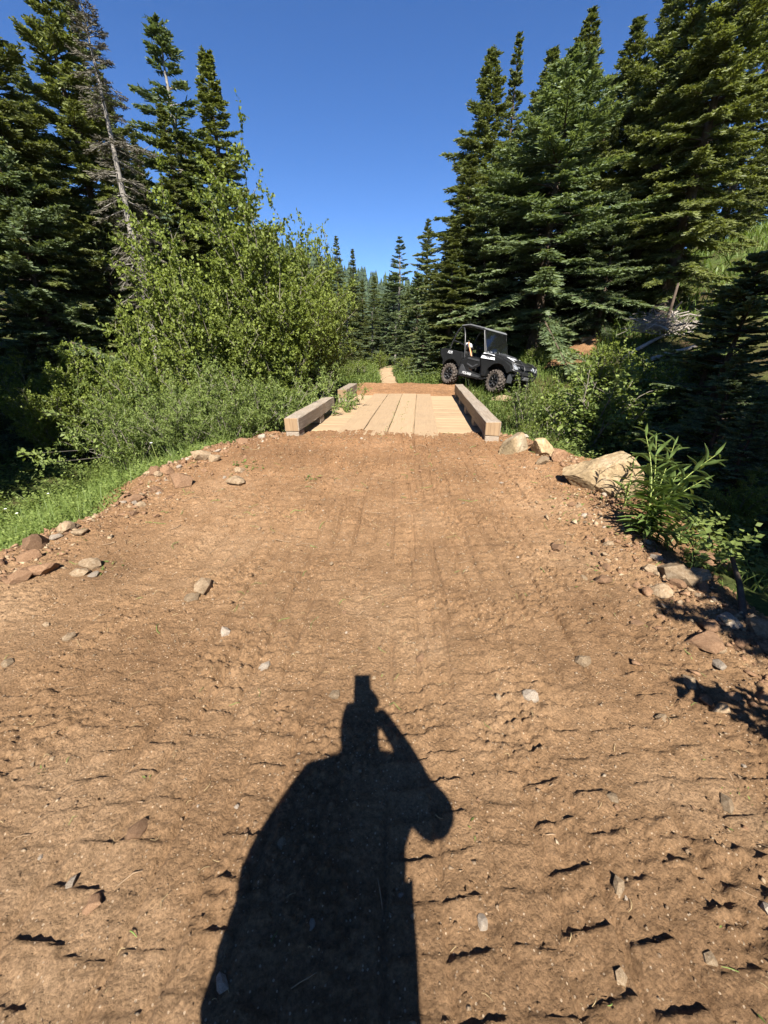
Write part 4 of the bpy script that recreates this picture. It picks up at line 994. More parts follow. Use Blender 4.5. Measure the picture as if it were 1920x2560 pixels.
shirt = [[(0, 0, .90, .175), (.01, 0, 1.02, .165), (.04, .01, 1.18, .160), (.07, .02, 1.34, .145), (.075, .03, 1.42, .085)],
         [(.07, .02, 1.34, .145), (.24, .03, 1.38, .085), (.325, .155, 1.13, .078), (.30, .19, 1.14, .070)],
         [(.07, .02, 1.34, .145), (-.11, .015, 1.385, .085), (-.215, .005, 1.17, .085), (-.25, .01, 1.06, .085)],
         [(.01, 0, 1.02, .165), (-.13, .01, .98, .13), (-.215, .015, .88, .10), (-.25, .02, .76, .09)]]
link('shirt', skin_mesh('shirt', shirt), 'shirt', person)
trs = [[(0, 0, .94, .155), (-.10, 0, .86, .115), (-.135, .03, .50, .09), (-.145, 0, .10, .075)], [(0, 0, .94, .155), (.10, 0, .86, .115), (.12, .03, .50, .09), (.125, 0, .10, .075)]]
link('trousers', skin_mesh('trousers', trs), 'trousers', person)
link('hair', skin_mesh('hair', [[(.075, .02, 1.58, .075), (.068, .045, 1.65, .100), (.075, .075, 1.69, .070)]], 0), 'hair', person)
for s in (-.14, .125):
    link('boot', skin_mesh('boot', [[(s, -.02, .16, .06), (s, -.03, .06, .06), (s, .08, .045, .05), (s, .16, .04, .045)]], 1), 'boot', person)
cf = Vector((0, math.cos(PITCH), -math.sin(PITCH))); cu_ = Vector((0, math.sin(PITCH), math.cos(PITCH)))
ph = empty('phone', Vector((0, 0, CAMZ)) - cu_ * .060 - cf * .008 + Vector((-.012, 0, 0))); tag(ph, 'black phone held upright in the right hand', 'phone')
ph.rotation_euler = (math.pi / 2 - PITCH, 0, 0)
link('case', box_mesh('case', .080, .160, .0095, .004, 3), 'phone', ph)
o = link('screen', box_mesh('screen', .073, .152, .001, 0), 'lens', ph); o.location = (0, 0, .0055)
# ================================================================== TREES
conifer_variant('tall', 'fir', 'bark', h=14, r=2.9, z0=1.2, seed=1, whorl=.33, per=6, droop=.30, twig=.40, wid=.058, shape=.80)
conifer_variant('tallb', 'olive', 'bark', h=13, r=2.7, z0=.6, seed=2, whorl=.32, per=6, droop=.22, twig=.38, wid=.056, shape=.85)
conifer_variant('wide', 'spruce', 'bark', h=9, r=3.0, z0=.9, seed=3, whorl=.29, per=6, droop=.26, twig=.34, wid=.050, shape=.72)
conifer_variant('narrow', 'fir', 'bark', h=11, r=1.9, z0=.5, seed=4, whorl=.27, per=6, droop=.25, twig=.32, wid=.050, shape=.9)
conifer_variant('small', 'spruce', 'bark', h=4, r=1.35, z0=.15, seed=6, whorl=.17, per=6, droop=.18, twig=.20, wid=.042, shape=.85)
conifer_variant('airy', 'spruce', 'bark_grey', h=11, r=2.2, z0=1.5, seed=7, whorl=.40, per=5, droop=.20, twig=.40, wid=.055, shape=.75, sparse=.22)
conifer_variant('dead', 'dead_needles', 'bark_grey', h=13, r=1.3, z0=4.2, seed=8, whorl=.30, per=6, droop=.42, twig=.42, wid=.026, shape=.55, sparse=.30, dens=.5, el0=-.35, el1=.5)
rt = random.Random(17)
def tree_top(key, px, py, Y, label, name='fir_tree', group=None, wide=1.0, lean=(0, 0)):
    """stand a tree at distance Y so that its tip meets the pixel; its foot rests on the terrain"""
    x, z = at_y(px, py, Y); z0 = float(terrain(x, Y))
    return put_conifer(key, x, Y, z - z0 + .12, rt.uniform(0, 6.28), label, name, group, lean, wide)
# left
tree_top('tall', 60, -190, 13.0, 'huge dark fir filling the left with pale green drooping bough tips', wide=.95)
tree_top('tall', -170, -260, 11.0, 'massive fir beside the huge dark fir, mostly cut off', wide=.95)
tree_top('tallb', 150, -90, 16.0, 'tall shadowy fir standing behind the grey dead tree', wide=.9)
tree_top('tall', 250, 180, 19.5, 'dark fir crowded behind the leaning grey trunk', wide=.7)
tree_top('dead', 190, -60, 11.9, 'dead grey conifer with bare leaning trunk and lichen-hung twigs', 'dead_tree', wide=1.0)
tree_top('airy', 393, 48, 18.0, 'tall open-branched spruce with gaps showing sky', 'spruce_tree', wide=1.45)
tree_top('narrow', 512, 126, 19.0, 'slim pointed fir beside the open-branched spruce', wide=1.5)
tree_top('narrow', 402, 262, 16.5, 'yellowish young fir in front of the open-branched spruce', wide=1.2)
tree_top('narrow', 455, 330, 17.5, 'dark fir between the slim pointed fir and the alder', wide=1.3)
tree_top('tallb', 330, 330, 15.0, 'dusky fir behind the left end of the alder thicket', wide=.8)
tree_top('small', 232, 528, 12.2, 'young blue-green spruce beside the dead grey tree', 'spruce_tree', wide=1.0)
tree_top('wide', -40, 300, 10.2, 'blue-green spruce with layered low boughs over the dark hollow', 'spruce_tree', wide=.9)
tree_top('tall', -120, 60, 17.0, 'dark fir behind the blue-green spruce at the hollow')
tree_top('tallb', 40, 250, 20.0, 'shaded fir deep in the left-hand forest')
tree_top('small', 60, 760, 9.6, 'little shaded spruce at the edge of the dark hollow', 'spruce_tree', wide=1.3)
# right
tree_top('wide', 1440, 120, 16.5, 'broad blue-green spruce rising behind the buggy with thick trunk', 'spruce_tree', wide=1.45)
tree_top('wide', 1325, 300, 18.2, 'green spruce filling the gap left of the broad spruce', 'spruce_tree', wide=1.2)
tree_top('wide', 1225, 500, 17.4, 'full low spruce above the rear of the buggy', 'spruce_tree', wide=1.25)
tree_top('tallb', 1530, 230, 18.0, 'full fir filling the stand above the brush pile', wide=1.3)
tree_top('tallb', 1235, 118, 20.0, 'tall olive fir at the left end of the right-hand stand', wide=1.4)
tree_top('narrow', 1300, 82, 23.0, 'dark needle-thin fir tip rising above the olive fir', wide=.8)
tree_top('tallb', 1385, 118, 20.5, 'olive fir squeezed behind the broad blue-green spruce', wide=1.4)
tree_top('tall', 1482, 24, 21.5, 'dark fir whose ragged tip overtops the blue-green spruce', wide=1.2)
tree_top('tallb', 1180, 380, 18.5, 'olive fir with low branches reaching toward the valley', wide=1.5)
tree_top('wide', 1560, 480, 15.2, 'bushy spruce skirting the broad spruce above the brush pile', 'spruce_tree', wide=1.0)
tree_top('tallb', 1600, 40, 19.0, 'olive fir in the shade between the spruce and giant firs', wide=1.4)
tree_top('tallb', 1790, -260, 16.8, 'giant olive fir leaning over the right-hand slope', wide=1.15)
tree_top('tall', 1960, -420, 15.0, 'giant dark fir cut off by the right-hand side', wide=1.1)
tree_top('tallb', 1700, -80, 20.0, 'tall fir behind the giant olive fir', wide=1.0)
tree_top('narrow', 1140, 560, 17.0, 'young fir with dense dark boughs left of the buggy', wide=1.7)
tree_top('small', 1165, 770, 16.6, 'bluish young spruce just behind the buggy roof', 'spruce_tree', wide=1.2)
tree_top('small', 1060, 800, 16.2, 'low dense spruce where the meadow grass begins', 'spruce_tree', wide=1.2)
tree_top('small', 1010, 850, 19.0, 'small spruce overhanging the tan meadow trail', 'spruce_tree', wide=1.2)
# valley
tree_top('narrow', 840, 590, 36, 'slender fir with a sharp tip against the sky over the far hill')
tree_top('narrow', 881, 622, 40, 'shorter slender fir beside the sharp-tipped valley fir')
tree_top('airy', 1000, 592, 31, 'open-crowned pine with bare trunk standing in the valley', 'pine_tree', wide=1.3)
tree_top('tallb', 1072, 545, 27, 'tall fir beside the open-crowned valley pine', wide=1.1)
tree_top('narrow', 1110, 640, 22, 'fir leaning out at the foot of the right-hand stand', wide=1.5)
for k, (px, py, Y) in enumerate([(800, 640, 33), (765, 660, 30), (865, 720, 30), (905, 700, 38), (935, 690, 44), (965, 740, 34), (990, 780, 28), (1020, 720, 30), (1045, 690, 25), (840, 790, 24), (880, 830, 24), (915, 790, 31),
        (945, 800, 36), (720, 640, 28), (680, 620, 24), (900, 860, 26), (770, 770, 22), (860, 870, 21), (955, 850, 30), (1035, 800, 22), (1075, 720, 20.5), (820, 700, 42), (985, 690, 48), (880, 690, 52), (930, 740, 27), (1085, 830, 19)]):
    tree_top(rt.choice(['narrow', 'narrow', 'small', 'tallb', 'airy']) if Y > 21 else 'narrow', px, py, Y, 'conifer in the dense valley stand beyond the meadow', 'fir_tree', 'valley conifers', wide=rt.uniform(1.2, 1.8))
# slopes to both sides and beyond, closing the horizon
for k in range(34):
    s = -1 if k % 2 else 1; Y = rt.uniform(22, 46); x = s * rt.uniform(11 + .35 * (Y - 20), 30 + .4 * (Y - 20)) if s > 0 else -rt.uniform(9 + .1 * (Y - 20), 26 + .4 * (Y - 20))
    if s > 0 and x > 20 and Y < 40 and rt.random() < .8: continue
    put_conifer(rt.choice(['tall', 'tallb', 'narrow']), x, Y, rt.uniform(9, 14), rt.uniform(0, 6.28), 'tall conifer in the forest on the valley side slope', 'fir_tree', 'slope conifers')
# trees just outside the picture whose shade falls into it
for (key, x, y, h) in (('tall', 5.0, -1.6, 11.5), ('tallb', 6.6, 1.6, 12), ('tall', 8.4, 4.2, 13), ('wide', 4.9, 1.2, 6.0), ('tall', 7.6, -2.5, 14)):
    put_conifer(key, x, y, h, rt.uniform(0, 6.28), 'big conifer right of the track shading the right-hand bank', 'fir_tree', 'shade conifers right of the track')
conifer_variant('shade', 'fir', 'bark', h=5, r=1.85, z0=1.5, seed=9, whorl=.34, per=5, droop=.2, twig=.30, wid=.05, shape=.6, dens=.8, sparse=.1)
put_conifer('shade', 2.6, -.5, 3.7, 1.0, 'small spruce beside the track throwing needle shadows on the dirt edge', 'spruce_tree')
for (key, x, y, h) in (('tall', -7.6, 1.2, 12), ('tallb', -8.3, 4.3, 12), ('tall', -10.5, 6.0, 14), ('wide', -6.9, -1.8, 8), ('tall', -11.5, 9.0, 14), ('tallb', -9.5, 1.5, 13)):
    put_conifer(key, x, y, h, rt.uniform(0, 6.28), 'big conifer left of the track shading the dark hollow', 'fir_tree', 'shade conifers left of the track')
# right bank: small conifers in deep shade
for (px, py, Y) in ((1830, 720, 8.5), (1905, 640, 7.5), (1800, 860, 9.0), (1850, 900, 6.0), (1905, 1010, 4.9)):
    tree_top('small', px, py, Y, 'young spruce in deep shade on the right-hand bank', 'spruce_tree', 'shaded young spruces', wide=1.4)

# ================================================================== SHRUBS
shrub_variant('alder', 'alder', h=5, r=1.7, nst=24, seed=11, leaf=.064, nside=27, ntw=4, nleaf=15, upright=.8)
shrub_variant('alderb', 'alder', h=4, r=1.9, nst=22, seed=12, leaf=.060, nside=24, ntw=4, nleaf=15, upright=.6)
shrub_variant('willow', 'willow', h=2, r=1.3, nst=22, seed=13, leaf=.068, nside=15, ntw=4, nleaf=12, lance=True, upright=.4, zmin=.05)
shrub_variant('low', 'alder', h=1.2, r=.8, nst=14, seed=14, leaf=.050, nside=9, ntw=3, nleaf=9, upright=.4, zmin=.05)
shrub_variant('sapling', 'willow', h=2.0, r=.55, nst=9, seed=15, leaf=.052, nside=15, ntw=3, nleaf=9, upright=.5, zmin=.06)
rs = random.Random(23)
def shrub_top(key, px, py, Y, label, name='alder_shrub', group=None, wide=1.0):
    x, z = at_y(px, py, Y); z0 = float(terrain(x, Y))
    return put_shrub(key, x, Y, max(.4, (z - z0) * (1.0 if key[:5] == 'alder' else 1.04) + .05), rs.uniform(0, 6.28), label, name, group, wide)
shrub_top('alder', 605, 360, 9.6, 'tallest leafy alder with a pointed top beside the bridge', wide=.85)
shrub_top('alder', 405, 470, 9.4, 'bright leafy alder at the left end of the thicket', wide=.8)
shrub_top('alderb', 745, 525, 11.0, 'alder bending toward the bridge at the thicket end', wide=.72)
shrub_top('alderb', 500, 600, 8.9, 'round alder in the middle of the thicket', wide=.75)
shrub_top('alder', 670, 560, 9.3, 'alder with pale stems just left of the bridge', wide=.9)
shrub_top('alderb', 330, 700, 9.0, 'alder at the foot of the young blue-green spruce', wide=.6)
shrub_top('alderb', 800, 740, 12.4, 'low alder by the far left bridge curb', wide=.7)
shrub_top('willow', 770, 880, 8.9, 'willow sprawling over the left bridge curb', 'willow_shrub', wide=.75)
for (px, py, Y, lab) in ((270, 930, 8.0, 'low willow at the edge of the dark hollow'), (360, 870, 7.8, 'low willow under the bright leafy alder'), (480, 880, 7.4, 'willow below the round middle alder'), (590, 890, 7.3, 'willow below the tallest leafy alder'), (670, 920, 7.2, 'willow crowding the near end of the left curb'),
        (420, 960, 6.6, 'short willow rising from the bank grass'), (560, 980, 6.5, 'short willow behind the long pale slanted rock'), (300, 980, 7.0, 'short willow between the hollow and the bank grass')):
    shrub_top('willow', px, py, Y, lab, 'willow_shrub', 'bank willows', wide=rs.uniform(.75, 1.0))
for (px, py, Y) in ((900, 900, 17), (860, 910, 16), (1030, 890, 18), (820, 900, 19), (950, 880, 24), (1075, 880, 17)):
    shrub_top('low', px, py, Y, 'round green bush in the meadow beyond the bridge', 'meadow_bush', 'meadow bushes', wide=1.3)
for (px, py, Y, lab) in ((1225, 800, 17.5, 'bright bush seen over the buggy roof'), (1290, 790, 18.2, 'bush under the broad blue-green spruce'), (1180, 850, 16.5, 'bush behind the rear of the buggy'), (1340, 870, 15.2, 'bush below the bare slope path'), (1500, 740, 17, 'bush above the bare slope path'), (1600, 730, 16, 'bush above the brush pile')):
    shrub_top('low', px, py, Y, lab, 'slope_bush', 'slope bushes', wide=1.3)
shrub_top('sapling', 1490, 850, 7.9, 'upright leafy willow sapling behind the large ochre boulder', 'willow_shrub', wide=1.2)
shrub_top('sapling', 1560, 880, 8.1, 'leafy sapling in front of the shaded bank', 'willow_shrub', wide=1.2)
shrub_top('sapling', 1330, 905, 9.6, 'thin sapling beside the right bridge curb under the buggy', 'willow_shrub', wide=.65)
shrub_top('low', 1400, 950, 10.2, 'bush in front of the buggy bumper', 'willow_shrub', wide=.7)
shrub_top('low', 1330, 1050, 7.0, 'small bush growing between the boulders', 'willow_shrub', wide=.7)
for (px, py, Y) in ((1520, 860, 11.5), (1600, 880, 10.5), (1660, 930, 9.5), (1740, 900, 9), (1560, 950, 9.6), (1800, 980, 7.5), (1700, 1060, 6.5), (1840, 1100, 5.2), (1890, 1180, 4.2), (1770, 1160, 5.0), (1450, 930, 11), (1690, 890, 11.5)):
    shrub_top(rs.choice(['low', 'alderb', 'sapling']), px, py, Y, 'dark leafy shrub in the shade of the right-hand bank', 'bank_shrub', 'shaded shrubs on the right bank', wide=1.2)
for (px, py, Y, lab) in ((60, 860, 8.5, 'dark shrub below the layered blue-green spruce'), (130, 820, 9.5, 'dark shrub at the foot of the dead grey conifer')):
    shrub_top('alderb', px, py, Y, lab, 'bank_shrub', 'shaded shrubs in the left hollow', wide=.9)

# arching willow shoots reaching left out of the bank
rg = np.random.default_rng(41)
wsx = empty('willow_shoots', tuple(hit(560, 1100))); tag(wsx, 'long bare willow shoots arching out with leaf tufts at their tips', 'plant')
base = np.array(wsx.location)
for (tx_, ty_, Yt, mx_, my_) in ((105, 1030, 5.2, 330, 1060), (55, 1135, 4.9, 250, 1120), (95, 1150, 4.8, 260, 1140), (165, 1080, 5.0, 330, 1090), (180, 1100, 5.1, 380, 1130)):
    x1, z1 = at_y(tx_, ty_, Yt); xm, zm = at_y(mx_, my_, (Yt + base[1]) / 2 + .1)
    p0, pm_, p1 = np.zeros(3), np.array([xm, (Yt + base[1]) / 2, zm]) - base, np.array([x1, Yt, z1]) - base
    t = np.linspace(0, 1, 14)[:, None]; c = 2 * pm_ - .5 * (p0 + p1); path = (1 - t) ** 2 * p0 + 2 * t * (1 - t) * c + t ** 2 * p1
    V, F = tubes([(path, np.linspace(.011, .004, 14))], 5); st = link('shoot', mesh_np('shoot', V, F, None, True), 'deadwood', wsx)
    m = 60; ft = 1 - .32 * rg.random(m) ** 1.2; i = ft * 13; a = np.minimum(i.astype(int), 12); P = path[a] + (path[a + 1] - path[a]) * (i - a)[:, None] + rg.normal(0, .03, (m, 3))
    D = unit(np.array([-.5, -.2, .3])[None] + rg.normal(0, .8, (m, 3))); Zl = unit(np.array([0, -.3, 1.0])[None] + rg.normal(0, .5, (m, 3)))
    V, F = scatter(LANCE_V * np.array([1, 1.5, 1]), LEAF_F, P, D, Zl, rg.uniform(.05, .095, m)); link('leaves', mesh_np('leaves', V, F, np.repeat(rg.uniform(.4, 1, m), 4)), 'willow', st, 'stuff')

# fireweed clump at the right edge: every leaf its own piece
def fire_leaf(name, seed):
    rr_ = random.Random(seed); n = 7; V, Q = [], []
    for i in range(n + 1):
        s = i / n; w = .105 * math.sin(math.pi * min(1, s * .96 + .04)) ** .8 * (1 - .25 * s); zz = -.38 * s * s + .03 * math.sin(s * 9 + seed); 
        V += [(s, -w, zz + .035 + .012 * math.sin(s * 14 + seed)), (s, 0, zz), (s, w, zz + .035 + .012 * math.cos(s * 13 + seed))]
    for i in range(n):
        for j in (0, 1): Q.append((i * 3 + j, (i + 1) * 3 + j, (i + 1) * 3 + j + 1, i * 3 + j + 1))
    me = mesh_np(name, V, np.array(Q), np.array([.35 + .3 * rr_.random() + (.25 if k % 3 == 1 else 0) for k in range(len(V))]), True); me.materials.append(M['fireweed']); return me
FL = [fire_leaf('leaf', k) for k in range(5)]
def fireweed(base, tips, label, nl=20, ls=.17):
    o = empty('fireweed_plant', base); tag(o, label, 'plant'); rr_ = random.Random(int(abs(base[0]) * 1000)); b = Vector(base)
    for tip in tips:
        d = Vector(tip) - b; t = np.linspace(0, 1, 12); side = Vector((d.x, d.y, 0)) * .25
        path = [d * s - Vector((side.x, side.y, 0)) * math.sin(math.pi * s) + Vector((0, 0, .06 * math.sin(math.pi * s))) for s in t]
        V, F = tubes([(np.array([tuple(p) for p in path]), np.linspace(.0065, .0025, 12))], 6); st = link('stem', mesh_np('stem', V, F, None, True), 'fstem', o)
        for k in range(nl):
            s = .10 + .90 * (k + rr_.random() * .6) / nl; i = min(10, int(s * 11)); p = path[i].lerp(path[i + 1], s * 11 - i) if s < 1 else path[-1]
            ax = (path[i + 1] - path[i]).normalized(); az = k * 2.4 + rr_.uniform(-.3, .3)
            e1 = ax.orthogonal().normalized(); e2 = ax.cross(e1); out = e1 * math.cos(az) + e2 * math.sin(az)
            ld = (out * (1.0 - .6 * max(0, s - .6)) + ax * (.45 + 1.4 * max(0, s - .6))).normalized(); up = ax if abs(ld.dot(ax)) < .95 else e1
            y_ = up.cross(ld).normalized(); z_ = ld.cross(y_)
            m = Matrix((ld, y_, z_)).transposed().to_4x4(); L = ls * rr_.uniform(.7, 1.15) * (1 - .55 * max(0, s - .55) / .45) 
            lf = link('leaf', FL[(k + i) % 5], None, st); m = m @ Matrix.Diagonal((L, L, L, 1)); m.translation = p; lf.matrix_local = m
def tip(px, py, Y): x, z = at_y(px, py, Y); return (x, Y, z)
b1 = hit(1612, 1372)
fireweed((b1[0] + .05, b1[1] + .12, float(ground(b1[0] + .05, b1[1] + .12)) - .02), [tip(1612, 1075, 3.35), tip(1800, 1130, 3.25), tip(1690, 1100, 3.5), tip(1730, 1340, 2.85), tip(1640, 1090, 3.6), tip(1665, 1250, 2.95), tip(1760, 1200, 3.1), tip(1700, 1180, 3.3), tip(1625, 1200, 3.1)], 'lush fireweed clump with long narrow leaves at the track edge', 34, .22)
b2 = hit(1560, 1270)
fireweed((b2[0], b2[1], b2[2] - .02), [tip(1585, 1150, 3.75), tip(1545, 1190, 3.9)], 'small fireweed shoots between the large boulder and the clump', 14, .14)

# brush pile on the right-hand slope
bp0 = hit(1650, 855)
pile = empty('brush_pile', tuple(bp0)); tag(pile, 'grey heap of dead branches and root mat on the slope', 'brush pile')
rg = np.random.default_rng(51)
for k in range(46):
    a = rg.uniform(0, 6.28); L = rg.uniform(.5, 1.3); c = np.array([rg.normal(0, .42), rg.normal(0, .3), .25 + abs(rg.normal(0, .28))]); d = unit(np.array([math.cos(a), math.sin(a), rg.normal(0, .35)]))
    p = np.stack([c + d * L * s + rg.normal(0, .03, 3) for s in (-.5, -.2, .1, .5)]); V, F = tubes([(p, np.linspace(.028, .010, 4) * rg.uniform(.4, 1.3))], 6)
    link('dead_branch', mesh_np('dead_branch', V, F, None, True), 'deadwood', pile)
pp = []
for k in range(420):
    a = rg.uniform(0, 6.28); L = rg.uniform(.15, .5); c = np.array([rg.normal(-.1, .40), rg.normal(0, .28), .35 + abs(rg.normal(0, .22))]); d = unit(np.array([math.cos(a), math.sin(a), rg.normal(0, .5)]))
    pp.append((np.stack([c - d * L * .5, c + rg.normal(0, .03, 3), c + d * L * .5]), np.array([.005, .005, .003])))
V, F = tubes(pp, 4); link('twig_tangle', mesh_np('twig_tangle', V, F), 'deadwood', pile, 'stuff')
for (pa, pb, r_, lab) in (((1560, 905), (1700, 830), .055, 'pale dead log slanting below the brush pile'), ((1600, 920), (1740, 880), .06, 'thick dead log lying under the brush pile'), ((1640, 840), (1790, 815), .05, 'grey log across the front of the brush pile')):
    A = hit(*pa); B = hit(*pb); A = np.array([A[0], A[1], A[2] + .10]); B = np.array([B[0], B[1], B[2] + .22]); t = np.linspace(0, 1, 8)[:, None]
    pth = (B - A) * t + np.array([0, 0, .05]) * np.sin(t * 5) + rg.normal(0, .015, (8, 3)); V, F = capped_tube(pth, np.linspace(r_, r_ * .7, 8) * rg.uniform(.9, 1.1, 8), 9)
    o = link('dead_log', mesh_np('dead_log', V, F, None, True), 'deadwood'); o.location = tuple(A); tag(o, lab, 'log')
A = hit(1655, 845); V, F = capped_tube([(0, 0, -.1), (.02, 0, .5), (.05, .02, 1.0), (.06, .0, 1.45)], np.array([.05, .045, .04, .03]), 8)
o = link('snag', mesh_np('snag', V, F, None, True), 'bark'); o.location = tuple(A); tag(o, 'dark upright dead stem rising from the brush pile', 'dead stem')
A = hit(1555, 768); bb = empty('dead_bush', tuple(A)); tag(bb, 'bleached leafless bush below the broad spruce', 'shrub'); pp = []
for k in range(70):
    a = rg.uniform(0, 6.28); L = rg.uniform(.5, 1.2); d = unit(np.array([math.cos(a), math.sin(a), rg.uniform(.2, 1.6)])); p = np.stack([d * L * s + np.array([0, 0, -.25 * s * s * L]) + rg.normal(0, .03, 3) for s in (0, .35, .7, 1.0)]); pp.append((p, np.array([.012, .009, .006, .003])))
V, F = tubes(pp, 4); link('twigs', mesh_np('twigs', V, F), 'deadwood', bb, 'stuff')
# bare pole in the shade at the lower right
A = np.array(hit(1862, 1560)); B = np.array([*at_y(1830, 1395, A[1] + .75)]); B = np.array([B[0], A[1] + .75, B[1]])
V, F = capped_tube([(0, 0, 0), tuple((B - A) * .5 + np.array([.01, 0, .015])), tuple(B - A)], np.array([.022, .019, .015]), 8)
o = link('dead_pole', mesh_np('dead_pole', V, F, None, True), 'bark'); o.location = tuple(A); tag(o, 'dark dead pole leaning in the shade above the striped rock', 'pole')

# ================================================================== GRASS AND GROUND COVER
rg = np.random.default_rng(61)
def region(n, x0, x1, y0, y1, keep):
    x = rg.uniform(x0, x1, n); y = rg.uniform(y0, y1, n); k = keep(x, y); x, y = x[k], y[k]
    return np.stack([x, y, terrain(x, y) - .02], 1)
offdirt = lambda x, y, m=0.0: ~((x > np.interp(y, YL, XL) - .12 + m * 0) & (x < np.interp(y, YR, XR) + .15) & (y < 6.6))
def offpath(x, y):
    d = c1[:2] - c0[:2]; t = np.clip(((x - c0[0]) * d[0] + (y - c0[1]) * d[1]) / (d @ d), -.1, 1.1)
    return np.hypot(x - c0[0] - t * d[0], y - c0[1] - t * d[1]) > .62
bu = lambda x, y: (x - BO[0]) * BU[0] + (y - BO[1]) * BU[1]
bv = lambda x, y: (x - BO[0]) * BD[0] + (y - BO[1]) * BD[1]
offbridge = lambda x, y: ~((np.abs(bu(x, y)) < 1.75) & (bv(x, y) > -.4) & (bv(x, y) < 8.2))
pl = region(20000, -5.6, -2.2, 1.2, 8.0, lambda x, y: offdirt(x, y) & offbridge(x, y) & (rg.random(len(x)) < np.where(x < -4.6, .45, 1)))
blades('bank_grass', pl, .22, .60, .0075, 'grass', 62, .45, label='tall green grass on the sunlit left bank', cat='grass')
pr = region(9000, 1.9, 5.5, 6.4, 12.5, lambda x, y: offdirt(x, y) & offbridge(x, y))
blades('creek_grass', pr, .25, .65, .010, 'grass', 63, .4, label='lush grass between the right curb and the buggy', cat='grass')
pm2 = region(52000, -5, 9, 12.6, 34, lambda x, y: (np.abs(x - np.interp(y, tp[:, 1], tp[:, 0])) > np.interp(y, tp[:, 1], tp[:, 2]) * .95) & offbridge(x, y) & (rg.random(len(x)) < np.clip(1.5 - (y - 12) / 20, .35, 1)) & offpath(x, y) & ~((np.abs(x - 1.0) < 2.0) & (y < 13.9)))
blades('meadow_grass', pm2, .25, .60, .020, 'grass', 64, .35, label='bright meadow grass beside the trail beyond the bridge', cat='grass')
ps = region(26000, 8, 36, 13, 46, lambda x, y: (rg.random(len(x)) < .9) & offpath(x, y))
blades('slope_grass', ps, .35, .8, .05, 'grass', 65, .4, label='sunlit grass on the open right-hand hillside', cat='grass')
pf = np.concatenate([region(7000, 2.2, 9, 2, 12.5, lambda x, y: offdirt(x, y) & offbridge(x, y)), region(6000, -13, -4.8, 2, 14, lambda x, y: y > 0)])
blades('shade_grass', pf, .12, .4, .010, 'grass', 66, .6, label='sparse grass on the shaded forest floor', cat='grass')
pd = region(2600, 2.2, 5.2, 10.2, 13.2, lambda x, y: offbridge(x, y))
blades('dry_tufts', pd, .10, .30, .008, 'dry_grass', 67, .9, label='flattened dry grass under the buggy', cat='grass')
# leafy forbs among the bank grass
def forbs(name, pts, seed, label, lo=.10, hi=.34, per=12, ls=.045, mat='willow'):
    rg2 = np.random.default_rng(seed); n = len(pts); H = rg2.uniform(lo, hi, n); lean = rg2.normal(0, .25, (n, 2))
    P, D, S, TI = [], [], [], []
    for k in range(per):
        s = (k + .5) / per; a = rg2.uniform(0, 6.283, n); top = pts + np.stack([lean[:, 0] * H * s, lean[:, 1] * H * s, H * s], 1)
        P.append(top); D.append(np.stack([np.cos(a), np.sin(a), rg2.uniform(-.2, .7, n)], 1)); S.append(ls * rg2.uniform(.6, 1.4, n) * (1.2 - .5 * s)); TI.append(np.clip(rg2.normal(.4 + .3 * s, .2, n), 0, 1))
    P, D, S, TI = map(np.concatenate, (P, D, S, TI)); Z = unit(np.array([0, 0, 1.0])[None] + rg2.normal(0, .35, (len(P), 3)))
    V, F = scatter(LEAF_V, LEAF_F, P, D, Z, S); tag(link(name, mesh_np(name, V, F, np.repeat(TI, 4)), mat, None, 'stuff'), label, 'ground cover')
forbs('bank_herbs', region(5200, -5.6, -2.2, 1.2, 8.0, lambda x, y: offdirt(x, y) & offbridge(x, y)), 71, 'leafy herbs among the grass on the sunlit left bank')
forbs('shade_herbs', np.concatenate([region(3600, 2.3, 9, 2.6, 12, lambda x, y: offdirt(x, y) & offbridge(x, y)), region(2500, -12, -4.6, 3, 14, lambda x, y: y > 0)]), 72, 'leafy undergrowth on the shaded forest floor', .1, .45, 12, .06)
forbs('meadow_herbs', region(3500, -5, 8, 13.5, 26, lambda x, y: (np.abs(x - np.interp(y, tp[:, 1], tp[:, 0])) > .5) & offbridge(x, y) & offpath(x, y)), 73, 'broad-leaved herbs in the meadow beyond the bridge', .2, .6, 12, .08)
# flowers on the bank
M['fl_white'] = simple('white_petal', (.75, .75, .72), .6); M['fl_yellow'] = simple('yellow_petal', (.75, .45, .03), .6); M['fl_purple'] = simple('purple_petal', (.42, .25, .50), .6)
def flower(px, py, mat, label, group=None, size=.022):
    p = hit(px, py + 22); o = empty('wild_flower', tuple(p)); tag(o, label, 'flower', group); h_ = .38
    V, F = capped_tube([(0, 0, -.03), (.01, 0, h_ * .5), (.0, -.02, h_)], np.array([.003, .0025, .002]), 5); link('stem', mesh_np('stem', V, F, None, True), 'fstem', o)
    a = np.arange(7) * 6.283 / 7; P = np.repeat(np.array([[0, -.02, h_]]), 7, 0); D = np.stack([np.cos(a), np.sin(a) - .25, np.full(7, .35)], 1)
    V, F = scatter(LEAF_V, LEAF_F, P, D, np.repeat(np.array([[0, -.3, 1.0]]), 7, 0), np.full(7, size)); link('petals', mesh_np('petals', V, F), mat, o)
flower(247, 1124, 'fl_yellow', 'single yellow flower on the bank below the willow shoots')
flower(290, 1150, 'fl_purple', 'pale purple flower among the bank grass'); flower(258, 1160, 'fl_purple', 'dull purple flower in bank grass beside the pale one')
for (px, py) in ((45, 1315), (5, 1300), (75, 1330), (340, 1150), (145, 1270), (380, 1145), (400, 1165), (25, 1345)): flower(px, py, 'fl_white', 'small white flower head in the bank grass', 'white bank flowers', .017)

